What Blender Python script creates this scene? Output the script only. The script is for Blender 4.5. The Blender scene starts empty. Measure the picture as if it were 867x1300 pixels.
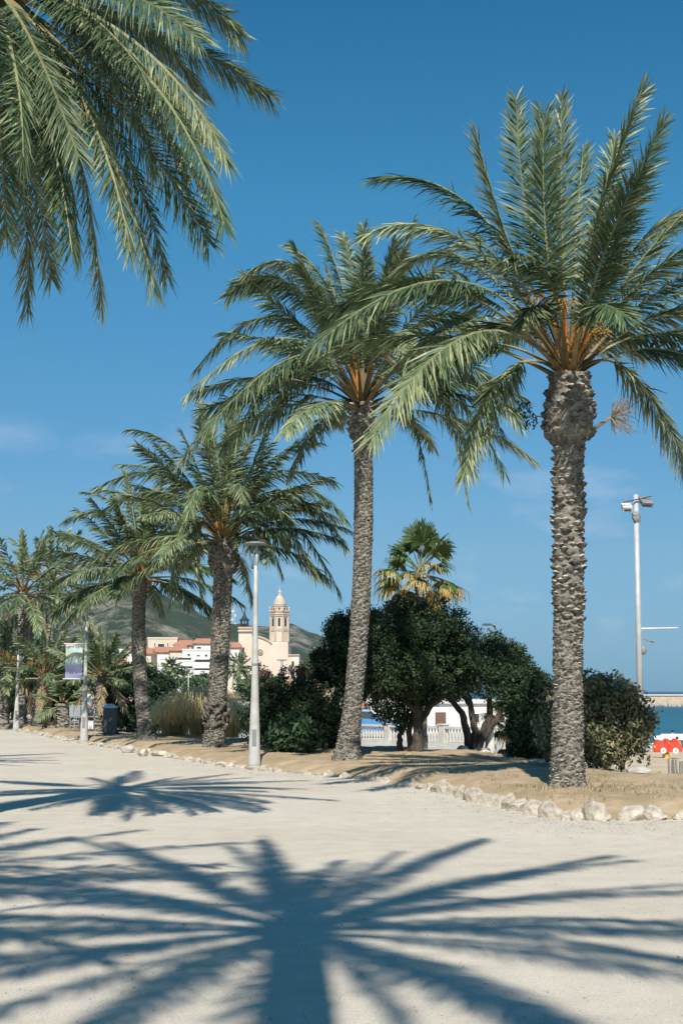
import bpy, bmesh, math, random
import numpy as np
from mathutils import Vector, Matrix

# ------------------------------------------------------------------ camera, sky, sun, exposure
S = bpy.context.scene
R = math.radians
PITCH = R(7.17)
CAMZ = 1.6
LENS = 50.0
F = 1300 * LENS / 36.0
cam_d = bpy.data.cameras.new("camera")
cam = bpy.data.objects.new("camera", cam_d)
S.collection.objects.link(cam)
cam.location = (0, 0, CAMZ)
cam.rotation_euler = (R(90) + PITCH, 0, 0)
cam_d.sensor_fit = 'VERTICAL'
cam_d.sensor_height = 36
cam_d.lens = LENS
cam_d.clip_start = 0.1
cam_d.clip_end = 60000
S.camera = cam
S.render.resolution_x = 682
S.render.resolution_y = 1024

SUN_EL = 45.0
SUN_AZ_SHIFT = 1.0      # degrees: shadows fall straight away from the camera, a touch to the right
SUN_STRENGTH = 4.7
SKY_STRENGTH = 0.088
world = bpy.data.worlds.new("World")
S.world = world
world.use_nodes = True
wn = world.node_tree
wn.nodes.clear()
w_out = wn.nodes.new('ShaderNodeOutputWorld')
w_bg = wn.nodes.new('ShaderNodeBackground')
w_bg.inputs['Strength'].default_value = SKY_STRENGTH
sky = wn.nodes.new('ShaderNodeTexSky')
sky.sky_type = 'NISHITA'
sky.sun_disc = False
sky.sun_elevation = R(SUN_EL)
sky.sun_rotation = R(180 + SUN_AZ_SHIFT)
sky.altitude = 0
sky.air_density = 1.0
sky.dust_density = 0.1
sky.ozone_density = 4.0
# a few faint clouds low in the sky
w_tc = wn.nodes.new('ShaderNodeTexCoord')
w_map = wn.nodes.new('ShaderNodeMapping')
w_map.inputs['Scale'].default_value = (6, 6, 17)
w_map.inputs['Location'].default_value = (3.1, 0.4, 1.7)
w_noise = wn.nodes.new('ShaderNodeTexNoise')
w_noise.inputs['Scale'].default_value = 1.6
w_noise.inputs['Detail'].default_value = 7
w_noise.inputs['Roughness'].default_value = 0.55
w_ramp = wn.nodes.new('ShaderNodeValToRGB')
w_ramp.color_ramp.elements[0].position = 0.56
w_ramp.color_ramp.elements[0].color = (0, 0, 0, 1)
w_ramp.color_ramp.elements[1].position = 0.80
w_ramp.color_ramp.elements[1].color = (1, 1, 1, 1)
w_sep = wn.nodes.new('ShaderNodeSeparateXYZ')
w_band = wn.nodes.new('ShaderNodeValToRGB')
w_band.color_ramp.elements[0].color = (0, 0, 0, 1)
w_band.color_ramp.elements[1].color = (0, 0, 0, 1)
for p, v in ((0.05, 0.36), (0.15, 0.28), (0.24, 0.0)):
    e = w_band.color_ramp.elements.new(p)
    e.color = (v, v, v, 1)
w_mul = wn.nodes.new('ShaderNodeMath'); w_mul.operation = 'MULTIPLY'
w_mix = wn.nodes.new('ShaderNodeMix'); w_mix.data_type = 'RGBA'
w_mix.inputs['B'].default_value = (9.5, 9.0, 9.6, 1)
w_hsv = wn.nodes.new('ShaderNodeHueSaturation')
w_hsv.inputs['Hue'].default_value = 0.5
w_hsv.inputs['Saturation'].default_value = 1.0
wn.links.new(w_tc.outputs['Generated'], w_map.inputs['Vector'])
wn.links.new(w_map.outputs[0], w_noise.inputs['Vector'])
wn.links.new(w_noise.outputs[0], w_ramp.inputs[0])
wn.links.new(w_tc.outputs['Generated'], w_sep.inputs[0])
wn.links.new(w_sep.outputs['Z'], w_band.inputs[0])
wn.links.new(w_ramp.outputs[0], w_mul.inputs[0])
wn.links.new(w_band.outputs[0], w_mul.inputs[1])
wn.links.new(sky.outputs[0], w_hsv.inputs['Color'])
# the clear maritime air of the day: tint by height above the horizon (sine of elevation)
w_tint = wn.nodes.new('ShaderNodeValToRGB')
SKY_TINT = [(0.0, (0.149, 0.406, 0.816)), (0.035, (0.255, 0.518, 0.807)), (0.095, (0.391, 0.612, 0.739)), (0.2, (0.34, 0.739, 0.858)), (0.335, (0.246, 0.884, 0.977)), (0.45, (0.111, 0.756, 0.892))]
te = w_tint.color_ramp.elements
te[0].position = SKY_TINT[0][0]; te[0].color = (*SKY_TINT[0][1], 1)
te[1].position = SKY_TINT[-1][0]; te[1].color = (*SKY_TINT[-1][1], 1)
for p_, c_ in SKY_TINT[1:-1]:
    k_ = te.new(p_); k_.color = (*c_, 1)
w_tm = wn.nodes.new('ShaderNodeMix'); w_tm.data_type = 'RGBA'; w_tm.blend_type = 'MULTIPLY'; w_tm.inputs['Factor'].default_value = 1
wn.links.new(w_sep.outputs['Z'], w_tint.inputs[0])
wn.links.new(w_hsv.outputs[0], w_tm.inputs['A'])
wn.links.new(w_tint.outputs[0], w_tm.inputs['B'])
wn.links.new(w_tm.outputs['Result'], w_mix.inputs['A'])
wn.links.new(w_mul.outputs[0], w_mix.inputs['Factor'])
wn.links.new(w_mix.outputs['Result'], w_bg.inputs['Color'])
wn.links.new(w_bg.outputs[0], w_out.inputs[0])

sun_d = bpy.data.lights.new("sun", 'SUN')
sun_d.energy = SUN_STRENGTH
sun_d.angle = R(0.53)
sun_d.color = (1.0, 0.935, 0.84)
sun = bpy.data.objects.new("sun", sun_d)
S.collection.objects.link(sun)
sun.location = (0, -30, 40)
sun.rotation_euler = (R(90 - SUN_EL), 0, -R(SUN_AZ_SHIFT))   # light travels towards +Y and down

S.view_settings.view_transform = 'Standard'
S.view_settings.look = 'None'
S.view_settings.exposure = 0.30
S.view_settings.gamma = 1.0
S.view_settings.use_curve_mapping = False
S.render.engine = 'CYCLES'

rng = np.random.default_rng(7)
random.seed(7)
COL = S.collection
cp, sp = math.cos(PITCH), math.sin(PITCH)


# ------------------------------------------------------------------ survey helpers
def P(px, py, D):
    """world point seen at photo pixel (px, py) at distance D along the promenade"""
    x = (px - 433.5) / F
    yu = (650 - py) / F
    fwd = cp - yu * sp
    up = sp + yu * cp
    return Vector((x / fwd * D, D, CAMZ + up / fwd * D))


def G(px, py, z=0.0):
    """world point on the level z seen at photo pixel (px, py)"""
    yu = (650 - py) / F
    fwd = cp - yu * sp
    up = sp + yu * cp
    D = (z - CAMZ) / up * fwd
    return P(px, py, D)


# ------------------------------------------------------------------ object helpers
def link(o, parent=None):
    COL.objects.link(o)
    if parent is not None:
        o.parent = parent
        o.matrix_parent_inverse = Matrix.Translation(-parent.location) if parent.type == 'EMPTY' and not parent.parent else Matrix()
    return o


def tag(o, label=None, cat=None, group=None, kind=None):
    if label: o['label'] = label
    if cat: o['category'] = cat
    if group: o['group'] = group
    if kind: o['kind'] = kind
    return o


def empty(name, loc, label=None, cat=None, group=None):
    o = bpy.data.objects.new(name, None)
    o.location = loc
    o.empty_display_size = 0.2
    COL.objects.link(o)
    return tag(o, label, cat, group)


class MB:
    """collects geometry in world coordinates, builds ONE mesh object"""
    def __init__(self):
        self.v = []
        self.f = []
        self.m = []

    def add(self, verts, faces, mi=0):
        o = len(self.v)
        self.v += [tuple(p) for p in verts]
        for q in faces:
            self.f.append(tuple(i + o for i in q))
            self.m.append(mi)

    def box(self, c, s, mi=0, rz=0, taper=1.0, rx=0):
        cx, cy, cz = c
        hx, hy, hz = s[0] / 2, s[1] / 2, s[2] / 2
        vs = []
        M = Matrix.Rotation(rz, 3, 'Z') @ Matrix.Rotation(rx, 3, 'X')
        for z, t in ((-hz, 1), (hz, taper)):
            for x, y in ((-hx, -hy), (hx, -hy), (hx, hy), (-hx, hy)):
                p = M @ Vector((x * t, y * t, z))
                vs.append((cx + p.x, cy + p.y, cz + p.z))
        self.add(vs, [(3, 2, 1, 0), (4, 5, 6, 7), (0, 1, 5, 4), (1, 2, 6, 5), (2, 3, 7, 6), (3, 0, 4, 7)], mi)

    def tube(self, pts, radii, n=10, mi=0, cap=True, jit=0.0, r=None):
        pts = [Vector(p) for p in pts]
        if not hasattr(radii, '__len__'):
            radii = [radii] * len(pts)
        rings = []
        side = None
        for i, p in enumerate(pts):
            t = (pts[min(i + 1, len(pts) - 1)] - pts[max(i - 1, 0)]).normalized()
            if side is None:
                side = t.orthogonal().normalized()
            side = (side - t * side.dot(t)).normalized()
            b = t.cross(side)
            ring = []
            for k in range(n):
                a = 2 * math.pi * k / n
                rr = radii[i] * (1 + (jit * (random.random() - .5) * 2 if jit else 0))
                ring.append(p + (side * math.cos(a) + b * math.sin(a)) * rr)
            rings.append(ring)
        vs = [q for ring in rings for q in ring]
        fs = []
        for i in range(len(pts) - 1):
            for k in range(n):
                k2 = (k + 1) % n
                fs.append((i * n + k, i * n + k2, (i + 1) * n + k2, (i + 1) * n + k))
        if cap:
            fs.append(tuple(range(n - 1, -1, -1)))
            fs.append(tuple((len(pts) - 1) * n + k for k in range(n)))
        self.add(vs, fs, mi)

    def lathe(self, c, prof, n=16, mi=0, sx=1.0, sy=1.0):
        """prof: list of (r, z)"""
        vs = []
        for r_, z in prof:
            for k in range(n):
                a = 2 * math.pi * k / n
                vs.append((c[0] + r_ * sx * math.cos(a), c[1] + r_ * sy * math.sin(a), c[2] + z))
        fs = []
        for i in range(len(prof) - 1):
            for k in range(n):
                k2 = (k + 1) % n
                fs.append((i * n + k, i * n + k2, (i + 1) * n + k2, (i + 1) * n + k))
        fs.append(tuple(range(n - 1, -1, -1)))
        fs.append(tuple((len(prof) - 1) * n + k for k in range(n)))
        self.add(vs, fs, mi)

    def prism(self, outline, y0, y1, mi=0):
        """outline: list of (x,z) counter-clockwise seen from -Y; extruded y0..y1"""
        n = len(outline)
        vs = [(x, y0, z) for x, z in outline] + [(x, y1, z) for x, z in outline]
        fs = [tuple(range(n)), tuple(range(2 * n - 1, n - 1, -1))]
        for i in range(n):
            j = (i + 1) % n
            fs.append((i, i + n, j + n, j))
        self.add(vs, fs, mi)

    def build(self, name, mats, parent=None, smooth=False, origin=None):
        if not isinstance(mats, (list, tuple)):
            mats = [mats]
        me = bpy.data.meshes.new(name)
        v = np.array(self.v, dtype=np.float64)
        if origin is None:
            origin = Vector(parent.location) if parent is not None and parent.parent is None else (Vector((0, 0, 0)))
        ox = Vector(origin)
        if parent is not None and parent.parent is not None:
            pass
        v = v - np.array(ox)
        me.from_pydata([tuple(p) for p in v], [], self.f)
        for m in mats:
            me.materials.append(m)
        me.polygons.foreach_set('material_index', self.m)
        if smooth:
            me.polygons.foreach_set('use_smooth', [True] * len(self.f))
        me.update()
        o = bpy.data.objects.new(name, me)
        COL.objects.link(o)
        if parent is not None:
            o.parent = parent
            # vertices already relative to the thing's base; object sits at the parent's origin
            if parent.parent is None and parent.type == 'EMPTY':
                o.location = (0, 0, 0)
        else:
            o.location = ox
        return o


def root_of(o):
    while o.parent: o = o.parent
    return o


def part(mb, name, mats, parent, smooth=False):
    """part or sub-part: vertices stored relative to the top-level thing's base"""
    base = Vector(root_of(parent).location)
    o = mb.build(name, mats, None, smooth, origin=base)
    o.location = (0, 0, 0)
    o.parent = parent
    return o


def fast_mesh(name, V, faces_n, mats, mi=None, tone=None, parent=None, origin=None):
    """V: (n,k,3) array of n faces each with own k verts"""
    n, k, _ = V.shape
    me = bpy.data.meshes.new(name)
    org = np.array(origin if origin is not None else (0, 0, 0), dtype=np.float64)
    co = (V.reshape(-1, 3) - org).astype(np.float32)
    me.vertices.add(n * k)
    me.vertices.foreach_set('co', co.ravel())
    me.loops.add(n * k)
    me.loops.foreach_set('vertex_index', np.arange(n * k, dtype=np.int32))
    me.polygons.add(n)
    me.polygons.foreach_set('loop_start', np.arange(0, n * k, k, dtype=np.int32))
    me.polygons.foreach_set('loop_total', np.full(n, k, dtype=np.int32))
    for m in mats:
        me.materials.append(m)
    if mi is not None:
        me.polygons.foreach_set('material_index', mi.astype(np.int32))
    if tone is not None:
        at = me.attributes.new('tone', 'FLOAT', 'FACE')
        at.data.foreach_set('value', tone.astype(np.float32))
    me.update(calc_edges=True)
    me.validate()
    o = bpy.data.objects.new(name, me)
    COL.objects.link(o)
    if parent is not None:
        o.parent = parent
    else:
        o.location = Vector(tuple(org))
    return o


# ------------------------------------------------------------------ materials
def new_mat(name):
    m = bpy.data.materials.new(name)
    m.use_nodes = True
    nt = m.node_tree
    b = nt.nodes['Principled BSDF']
    return m, nt, b


def mat(name, c1, c2=None, scale=5.0, rough=0.8, detail=6, bump=0.0, bscale=None, spec=0.3, metal=0.0,
        contrast=(0.35, 0.65), stretch=(1, 1, 1), c3=None, s3=0.6, objrand=0.0):
    m, nt, b = new_mat(name)
    N, L = nt.nodes, nt.links
    tc = N.new('ShaderNodeTexCoord')
    mp = N.new('ShaderNodeMapping')
    mp.inputs['Scale'].default_value = stretch
    L.new(tc.outputs['Object'], mp.inputs[0])
    no = N.new('ShaderNodeTexNoise')
    no.inputs['Scale'].default_value = scale
    no.inputs['Detail'].default_value = detail
    no.inputs['Roughness'].default_value = 0.6
    L.new(mp.outputs[0], no.inputs['Vector'])
    rp = N.new('ShaderNodeValToRGB')
    rp.color_ramp.elements[0].position = contrast[0]
    rp.color_ramp.elements[1].position = contrast[1]
    rp.color_ramp.elements[0].color = (*c1, 1)
    rp.color_ramp.elements[1].color = (*(c2 or c1), 1)
    L.new(no.outputs[0], rp.inputs[0])
    out = rp.outputs[0]
    if c3:
        n3 = N.new('ShaderNodeTexNoise')
        n3.inputs['Scale'].default_value = s3
        n3.inputs['Detail'].default_value = 5
        L.new(mp.outputs[0], n3.inputs['Vector'])
        r3 = N.new('ShaderNodeValToRGB')
        r3.color_ramp.elements[0].position = 0.45
        r3.color_ramp.elements[1].position = 0.7
        L.new(n3.outputs[0], r3.inputs[0])
        mx = N.new('ShaderNodeMix'); mx.data_type = 'RGBA'
        L.new(r3.outputs[0], mx.inputs['Factor'])
        L.new(out, mx.inputs['A'])
        mx.inputs['B'].default_value = (*c3, 1)
        out = mx.outputs['Result']
    if objrand:
        oi = N.new('ShaderNodeObjectInfo')
        mr = N.new('ShaderNodeMapRange')
        mr.inputs['To Min'].default_value = 1 - objrand
        mr.inputs['To Max'].default_value = 1 + objrand
        L.new(oi.outputs['Random'], mr.inputs[0])
        hs = N.new('ShaderNodeHueSaturation')
        L.new(mr.outputs[0], hs.inputs['Value'])
        L.new(out, hs.inputs['Color'])
        out = hs.outputs[0]
    L.new(out, b.inputs['Base Color'])
    b.inputs['Roughness'].default_value = rough
    b.inputs['Metallic'].default_value = metal
    b.inputs['Specular IOR Level'].default_value = spec
    if bump:
        nb = N.new('ShaderNodeTexNoise')
        nb.inputs['Scale'].default_value = bscale or scale * 3
        nb.inputs['Detail'].default_value = 8
        L.new(mp.outputs[0], nb.inputs['Vector'])
        bp = N.new('ShaderNodeBump')
        bp.inputs['Strength'].default_value = bump
        bp.inputs['Distance'].default_value = 0.03
        L.new(nb.outputs[0], bp.inputs['Height'])
        L.new(bp.outputs[0], b.inputs['Normal'])
    return m


def leaf_mat(name, dark, mid, light, rough=0.5, trans=0.25, spec=0.4, randv=0.15):
    m, nt, b = new_mat(name)
    N, L = nt.nodes, nt.links
    at = N.new('ShaderNodeAttribute'); at.attribute_name = 'tone'
    rp = N.new('ShaderNodeValToRGB')
    e = rp.color_ramp.elements
    e[0].position = 0.0; e[0].color = (*dark, 1)
    e[1].position = 1.0; e[1].color = (*light, 1)
    k = e.new(0.5); k.color = (*mid, 1)
    L.new(at.outputs['Fac'], rp.inputs[0])
    oi = N.new('ShaderNodeObjectInfo')
    mr = N.new('ShaderNodeMapRange')
    mr.inputs['To Min'].default_value = 1 - randv
    mr.inputs['To Max'].default_value = 1 + randv
    L.new(oi.outputs['Random'], mr.inputs[0])
    hs = N.new('ShaderNodeHueSaturation')
    L.new(mr.outputs[0], hs.inputs['Value'])
    L.new(rp.outputs[0], hs.inputs['Color'])
    L.new(hs.outputs[0], b.inputs['Base Color'])
    b.inputs['Roughness'].default_value = rough
    b.inputs['Specular IOR Level'].default_value = spec
    if trans:
        tr = N.new('ShaderNodeBsdfTranslucent')
        L.new(hs.outputs[0], tr.inputs['Color'])
        mx = N.new('ShaderNodeMixShader')
        mx.inputs[0].default_value = trans
        L.new(b.outputs[0], mx.inputs[1])
        L.new(tr.outputs[0], mx.inputs[2])
        L.new(mx.outputs[0], nt.nodes['Material Output'].inputs['Surface'])
    return m


M = {}
M['palm_leaf'] = leaf_mat('date_leaflet', (0.026, 0.060, 0.026), (0.088, 0.142, 0.062), (0.40, 0.42, 0.23), rough=0.50, trans=0.10, spec=0.38)
M['palm_dry'] = leaf_mat('dry_leaflet', (0.22, 0.16, 0.08), (0.36, 0.28, 0.16), (0.5, 0.42, 0.28), rough=0.8, trans=0.15)
M['rachis'] = mat('rachis', (0.17, 0.19, 0.09), (0.28, 0.26, 0.13), 6, rough=0.55)
M['petiole'] = mat('petiole', (0.11, 0.095, 0.045), (0.22, 0.155, 0.07), 3, rough=0.65, objrand=0.35)
M['orange'] = mat('flower_stalk_orange', (0.46, 0.17, 0.035), (0.60, 0.26, 0.06), 8, rough=0.6)
M['fruit'] = mat('date_strands', (0.36, 0.20, 0.04), (0.50, 0.32, 0.08), 12, rough=0.7)
M['boot'] = mat('boot_bark', (0.060, 0.055, 0.046), (0.22, 0.205, 0.17), 7, rough=0.95, bump=0.6, bscale=60, detail=9)
M['boot_cut'] = mat('boot_cut', (0.24, 0.215, 0.17), (0.58, 0.54, 0.46), 9, rough=0.9, bump=0.3, bscale=70, contrast=(0.38, 0.62))
M['bark_low'] = mat('palm_bark_worn', (0.16, 0.147, 0.122), (0.36, 0.335, 0.28), 8, rough=0.95, bump=0.8, bscale=40, stretch=(1, 1, 2.5))
M['bark'] = mat('tree_bark', (0.045, 0.036, 0.028), (0.11, 0.092, 0.074), 9, rough=0.95, bump=0.8, bscale=30, stretch=(1, 1, 0.4))
M['twig'] = mat('dry_twig', (0.22, 0.17, 0.12), (0.38, 0.30, 0.22), 10, rough=0.9)
M['root'] = mat('root_mat', (0.30, 0.26, 0.21), (0.50, 0.44, 0.36), 10, rough=0.95)
M['leaf_dark'] = leaf_mat('leaf_evergreen', (0.014, 0.032, 0.014), (0.032, 0.064, 0.024), (0.10, 0.145, 0.05), rough=0.55, trans=0.15, spec=0.3)
M['leaf_mid'] = leaf_mat('leaf_mid', (0.022, 0.05, 0.018), (0.04, 0.085, 0.035), (0.08, 0.14, 0.06), rough=0.5, trans=0.15)
M['leaf_oleander'] = leaf_mat('leaf_oleander', (0.08, 0.10, 0.05), (0.19, 0.20, 0.10), (0.50, 0.40, 0.25), rough=0.55, trans=0.15)
M['leaf_red'] = leaf_mat('leaf_reddish', (0.09, 0.07, 0.045), (0.20, 0.12, 0.085), (0.50, 0.36, 0.28), rough=0.6, trans=0.15)
M['leaf_far'] = leaf_mat('leaf_far', (0.04, 0.075, 0.035), (0.07, 0.115, 0.05), (0.12, 0.17, 0.075), rough=0.7, trans=0.1)
M['fan_leaf'] = leaf_mat('fan_leaf', (0.035, 0.07, 0.022), (0.085, 0.14, 0.045), (0.18, 0.23, 0.08), rough=0.6, trans=0.2, spec=.25)
M['fan_yellow'] = leaf_mat('fan_leaf_yellow', (0.34, 0.22, 0.06), (0.55, 0.37, 0.10), (0.62, 0.50, 0.24), rough=0.6, trans=0.3)
M['pampas'] = leaf_mat('dry_grass', (0.50, 0.44, 0.17), (0.80, 0.66, 0.36), (0.88, 0.80, 0.55), rough=0.8, trans=0.5)
M['grass'] = leaf_mat('thin_grass', (0.14, 0.14, 0.06), (0.32, 0.27, 0.15), (0.50, 0.42, 0.26), rough=0.8, trans=0.2)


def pale_paving():
    m, nt, b = new_mat('packed_sand_paving')
    N, L = nt.nodes, nt.links
    tc = N.new('ShaderNodeTexCoord')
    def noise(sc, det, ro=0.6, vec=None):
        n = N.new('ShaderNodeTexNoise')
        n.inputs['Scale'].default_value = sc
        n.inputs['Detail'].default_value = det
        n.inputs['Roughness'].default_value = ro
        L.new(vec or tc.outputs['Object'], n.inputs['Vector'])
        return n
    big = noise(0.35, 6)
    mid = noise(3.0, 8, 0.65)
    fine = noise(55, 4, 0.8)
    r1 = N.new('ShaderNodeValToRGB')
    r1.color_ramp.elements[0].position = 0.3; r1.color_ramp.elements[0].color = (0.615, 0.555, 0.455, 1)
    r1.color_ramp.elements[1].position = 0.7; r1.color_ramp.elements[1].color = (0.70, 0.65, 0.555, 1)
    L.new(big.outputs[0], r1.inputs[0])
    r2 = N.new('ShaderNodeValToRGB')
    r2.color_ramp.elements[0].position = 0.3; r2.color_ramp.elements[0].color = (0.86, 0.86, 0.86, 1)
    r2.color_ramp.elements[1].position = 0.62; r2.color_ramp.elements[1].color = (1, 1, 1, 1)
    L.new(mid.outputs[0], r2.inputs[0])
    r3 = N.new('ShaderNodeValToRGB')
    r3.color_ramp.elements[0].position = 0.32; r3.color_ramp.elements[0].color = (0.74, 0.72, 0.70, 1)
    r3.color_ramp.elements[1].position = 0.6; r3.color_ramp.elements[1].color = (1.04, 1.04, 1.04, 1)
    L.new(fine.outputs[0], r3.inputs[0])
    def mul(a, c):
        x = N.new('ShaderNodeMix'); x.data_type = 'RGBA'; x.blend_type = 'MULTIPLY'
        x.inputs['Factor'].default_value = 1
        L.new(a, x.inputs['A']); L.new(c, x.inputs['B'])
        return x.outputs['Result']
    col = mul(mul(r1.outputs[0], r2.outputs[0]), r3.outputs[0])
    # scattered small stones
    vo = N.new('ShaderNodeTexVoronoi'); vo.inputs['Scale'].default_value = 22
    vo.inputs['Randomness'].default_value = 1
    L.new(tc.outputs['Object'], vo.inputs['Vector'])
    r4 = N.new('ShaderNodeValToRGB')
    r4.color_ramp.elements[0].position = 0.06; r4.color_ramp.elements[0].color = (0.62, 0.6, 0.58, 1)
    r4.color_ramp.elements[1].position = 0.16; r4.color_ramp.elements[1].color = (1, 1, 1, 1)
    L.new(vo.outputs['Distance'], r4.inputs[0])
    col = mul(col, r4.outputs[0])
    L.new(col, b.inputs['Base Color'])
    b.inputs['Roughness'].default_value = 0.95
    b.inputs['Specular IOR Level'].default_value = 0.15
    ad = N.new('ShaderNodeMath'); ad.operation = 'ADD'
    L.new(fine.outputs[0], ad.inputs[0]); L.new(mid.outputs[0], ad.inputs[1])
    bp = N.new('ShaderNodeBump'); bp.inputs['Strength'].default_value = 0.5; bp.inputs['Distance'].default_value = 0.012
    L.new(ad.outputs[0], bp.inputs['Height'])
    L.new(bp.outputs[0], b.inputs['Normal'])
    return m


M['paving'] = pale_paving()
M['soil'] = mat('dry_bed_soil', (0.37, 0.27, 0.165), (0.53, 0.41, 0.27), 2.2, rough=0.95, detail=10, bump=0.9, bscale=14,
                c3=(0.33, 0.26, 0.15), s3=0.9)
M['beach'] = mat('beach_sand', (0.50, 0.40, 0.27), (0.60, 0.50, 0.36), 0.8, rough=0.95, detail=10, bump=0.6, bscale=4)
M['road'] = mat('street_surface', (0.40, 0.39, 0.38), (0.50, 0.49, 0.47), 0.5, rough=0.9, bump=0.2, bscale=20)
M['rock'] = mat('limestone', (0.30, 0.26, 0.20), (0.62, 0.56, 0.47), 6, rough=0.9, bump=0.9, bscale=18, detail=9, objrand=0.12)
M['rock_grey'] = mat('grey_boulder', (0.28, 0.27, 0.25), (0.50, 0.48, 0.44), 3, rough=0.9, bump=0.8, bscale=9)
M['concrete'] = mat('concrete', (0.34, 0.32, 0.28), (0.44, 0.42, 0.37), 4, rough=0.9, bump=0.3)
M['lamp_post'] = mat('lamp_post_paint', (0.46, 0.46, 0.44), (0.56, 0.56, 0.53), 4, rough=0.6, bump=0.1, c3=(0.38, 0.37, 0.34), s3=2.5)
M['lamp_dark'] = mat('lamp_head_grey', (0.20, 0.21, 0.21), (0.27, 0.27, 0.27), 6, rough=0.5)
M['lamp_white'] = mat('lamp_head_pale', (0.62, 0.61, 0.56), (0.7, 0.69, 0.64), 6, rough=0.5)
M['pole_grey'] = mat('pole_galvanised', (0.42, 0.43, 0.43), (0.52, 0.53, 0.53), 3, rough=0.5, metal=0.1)
M['glass_dark'] = mat('dark_glass', (0.02, 0.025, 0.03), (0.05, 0.055, 0.06), 2, rough=0.15, spec=0.6)
M['black'] = mat('black_metal', (0.03, 0.03, 0.03), (0.05, 0.05, 0.05), 5, rough=0.5)
M['white_wall'] = mat('white_wall', (0.66, 0.64, 0.60), (0.76, 0.74, 0.70), 0.6, rough=0.85, stretch=(1, 1, .3), objrand=0.06)
M['cream_wall'] = mat('cream_wall', (0.60, 0.52, 0.40), (0.68, 0.60, 0.46), 0.4, rough=0.85)
M['stone_wall'] = mat('church_plaster', (0.60, 0.50, 0.40), (0.72, 0.63, 0.53), 0.22, rough=0.85, detail=10, stretch=(1, 1, .35), bump=0.2, bscale=2)
M['stone_trim'] = mat('church_stone_trim', (0.47, 0.37, 0.28), (0.60, 0.50, 0.40), 0.5, rough=0.85)
M['dome'] = mat('pale_dome', (0.48, 0.40, 0.32), (0.60, 0.52, 0.43), 0.9, rough=0.8)
M['terracotta'] = mat('terracotta_roof', (0.40, 0.17, 0.10), (0.55, 0.28, 0.18), 1.5, rough=0.85, bump=0.4, bscale=4)
M['brown'] = mat('brown_shutter', (0.13, 0.075, 0.05), (0.17, 0.10, 0.065), 3, rough=0.6)
M['white_metal'] = mat('white_paint', (0.70, 0.70, 0.68), (0.78, 0.78, 0.76), 3, rough=0.45)
M['balustrade'] = mat('balustrade_cement', (0.50, 0.47, 0.41), (0.62, 0.59, 0.53), 4, rough=0.85, bump=0.2)
M['red'] = mat('red_paint', (0.55, 0.05, 0.025), (0.66, 0.08, 0.04), 5, rough=0.35, spec=0.5)
M['yellow'] = mat('yellow_paint', (0.75, 0.48, 0.06), (0.8, 0.55, 0.1), 5, rough=0.4)
M['blue'] = mat('blue_paint', (0.06, 0.20, 0.42), (0.10, 0.27, 0.5), 3, rough=0.35)
M['pale_blue'] = mat('pale_blue_fabric', (0.28, 0.42, 0.55), (0.4, 0.52, 0.62), 5, rough=0.8)
M['bin'] = mat('bin_plastic', (0.055, 0.07, 0.075), (0.09, 0.105, 0.11), 3, rough=0.5)
M['skin'] = mat('skin', (0.42, 0.24, 0.16), (0.5, 0.3, 0.2), 8, rough=0.6)
M['hair'] = mat('hair', (0.02, 0.015, 0.012), (0.04, 0.03, 0.02), 20, rough=0.7)
M['shirt'] = mat('white_cloth', (0.66, 0.66, 0.66), (0.76, 0.76, 0.75), 6, rough=0.9)
M['tyre'] = mat('tyre', (0.02, 0.02, 0.02), (0.035, 0.035, 0.035), 5, rough=0.85)
M['grey_fabric'] = mat('grey_metal', (0.28, 0.31, 0.33), (0.36, 0.39, 0.41), 3, rough=0.6)
M['wood_post'] = mat('grey_wood', (0.16, 0.155, 0.14), (0.27, 0.26, 0.24), 12, rough=0.9, stretch=(1, 1, .2))


def sea_mat():
    m, nt, b = new_mat('sea_water')
    N, L = nt.nodes, nt.links
    tc = N.new('ShaderNodeTexCoord')
    sx = N.new('ShaderNodeSeparateXYZ')
    L.new(tc.outputs['Object'], sx.inputs[0])
    mr = N.new('ShaderNodeMapRange')
    mr.inputs['From Min'].default_value = 90
    mr.inputs['From Max'].default_value = 700
    L.new(sx.outputs['Y'], mr.inputs[0])
    rp = N.new('ShaderNodeValToRGB')
    rp.color_ramp.elements[0].color = (0.02, 0.125, 0.155, 1)
    rp.color_ramp.elements[1].color = (0.008, 0.055, 0.115, 1)
    L.new(mr.outputs[0], rp.inputs[0])
    mp = N.new('ShaderNodeMapping'); mp.inputs['Scale'].default_value = (0.25, 1, 1)
    L.new(tc.outputs['Object'], mp.inputs[0])
    n1 = N.new('ShaderNodeTexNoise'); n1.inputs['Scale'].default_value = 0.35; n1.inputs['Detail'].default_value = 8
    L.new(mp.outputs[0], n1.inputs['Vector'])
    r2 = N.new('ShaderNodeValToRGB')
    r2.color_ramp.elements[0].position = 0.35; r2.color_ramp.elements[0].color = (0.7, 0.75, 0.8, 1)
    r2.color_ramp.elements[1].position = 0.7; r2.color_ramp.elements[1].color = (1.3, 1.25, 1.2, 1)
    L.new(n1.outputs[0], r2.inputs[0])
    mx = N.new('ShaderNodeMix'); mx.data_type = 'RGBA'; mx.blend_type = 'MULTIPLY'; mx.inputs['Factor'].default_value = 1
    L.new(rp.outputs[0], mx.inputs['A']); L.new(r2.outputs[0], mx.inputs['B'])
    L.new(mx.outputs['Result'], b.inputs['Base Color'])
    b.inputs['Roughness'].default_value = 0.35
    b.inputs['Specular IOR Level'].default_value = 0.25
    bp = N.new('ShaderNodeBump'); bp.inputs['Strength'].default_value = 0.9; bp.inputs['Distance'].default_value = 0.8
    L.new(n1.outputs[0], bp.inputs['Height'])
    L.new(bp.outputs[0], b.inputs['Normal'])
    return m


M['sea'] = sea_mat()


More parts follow.
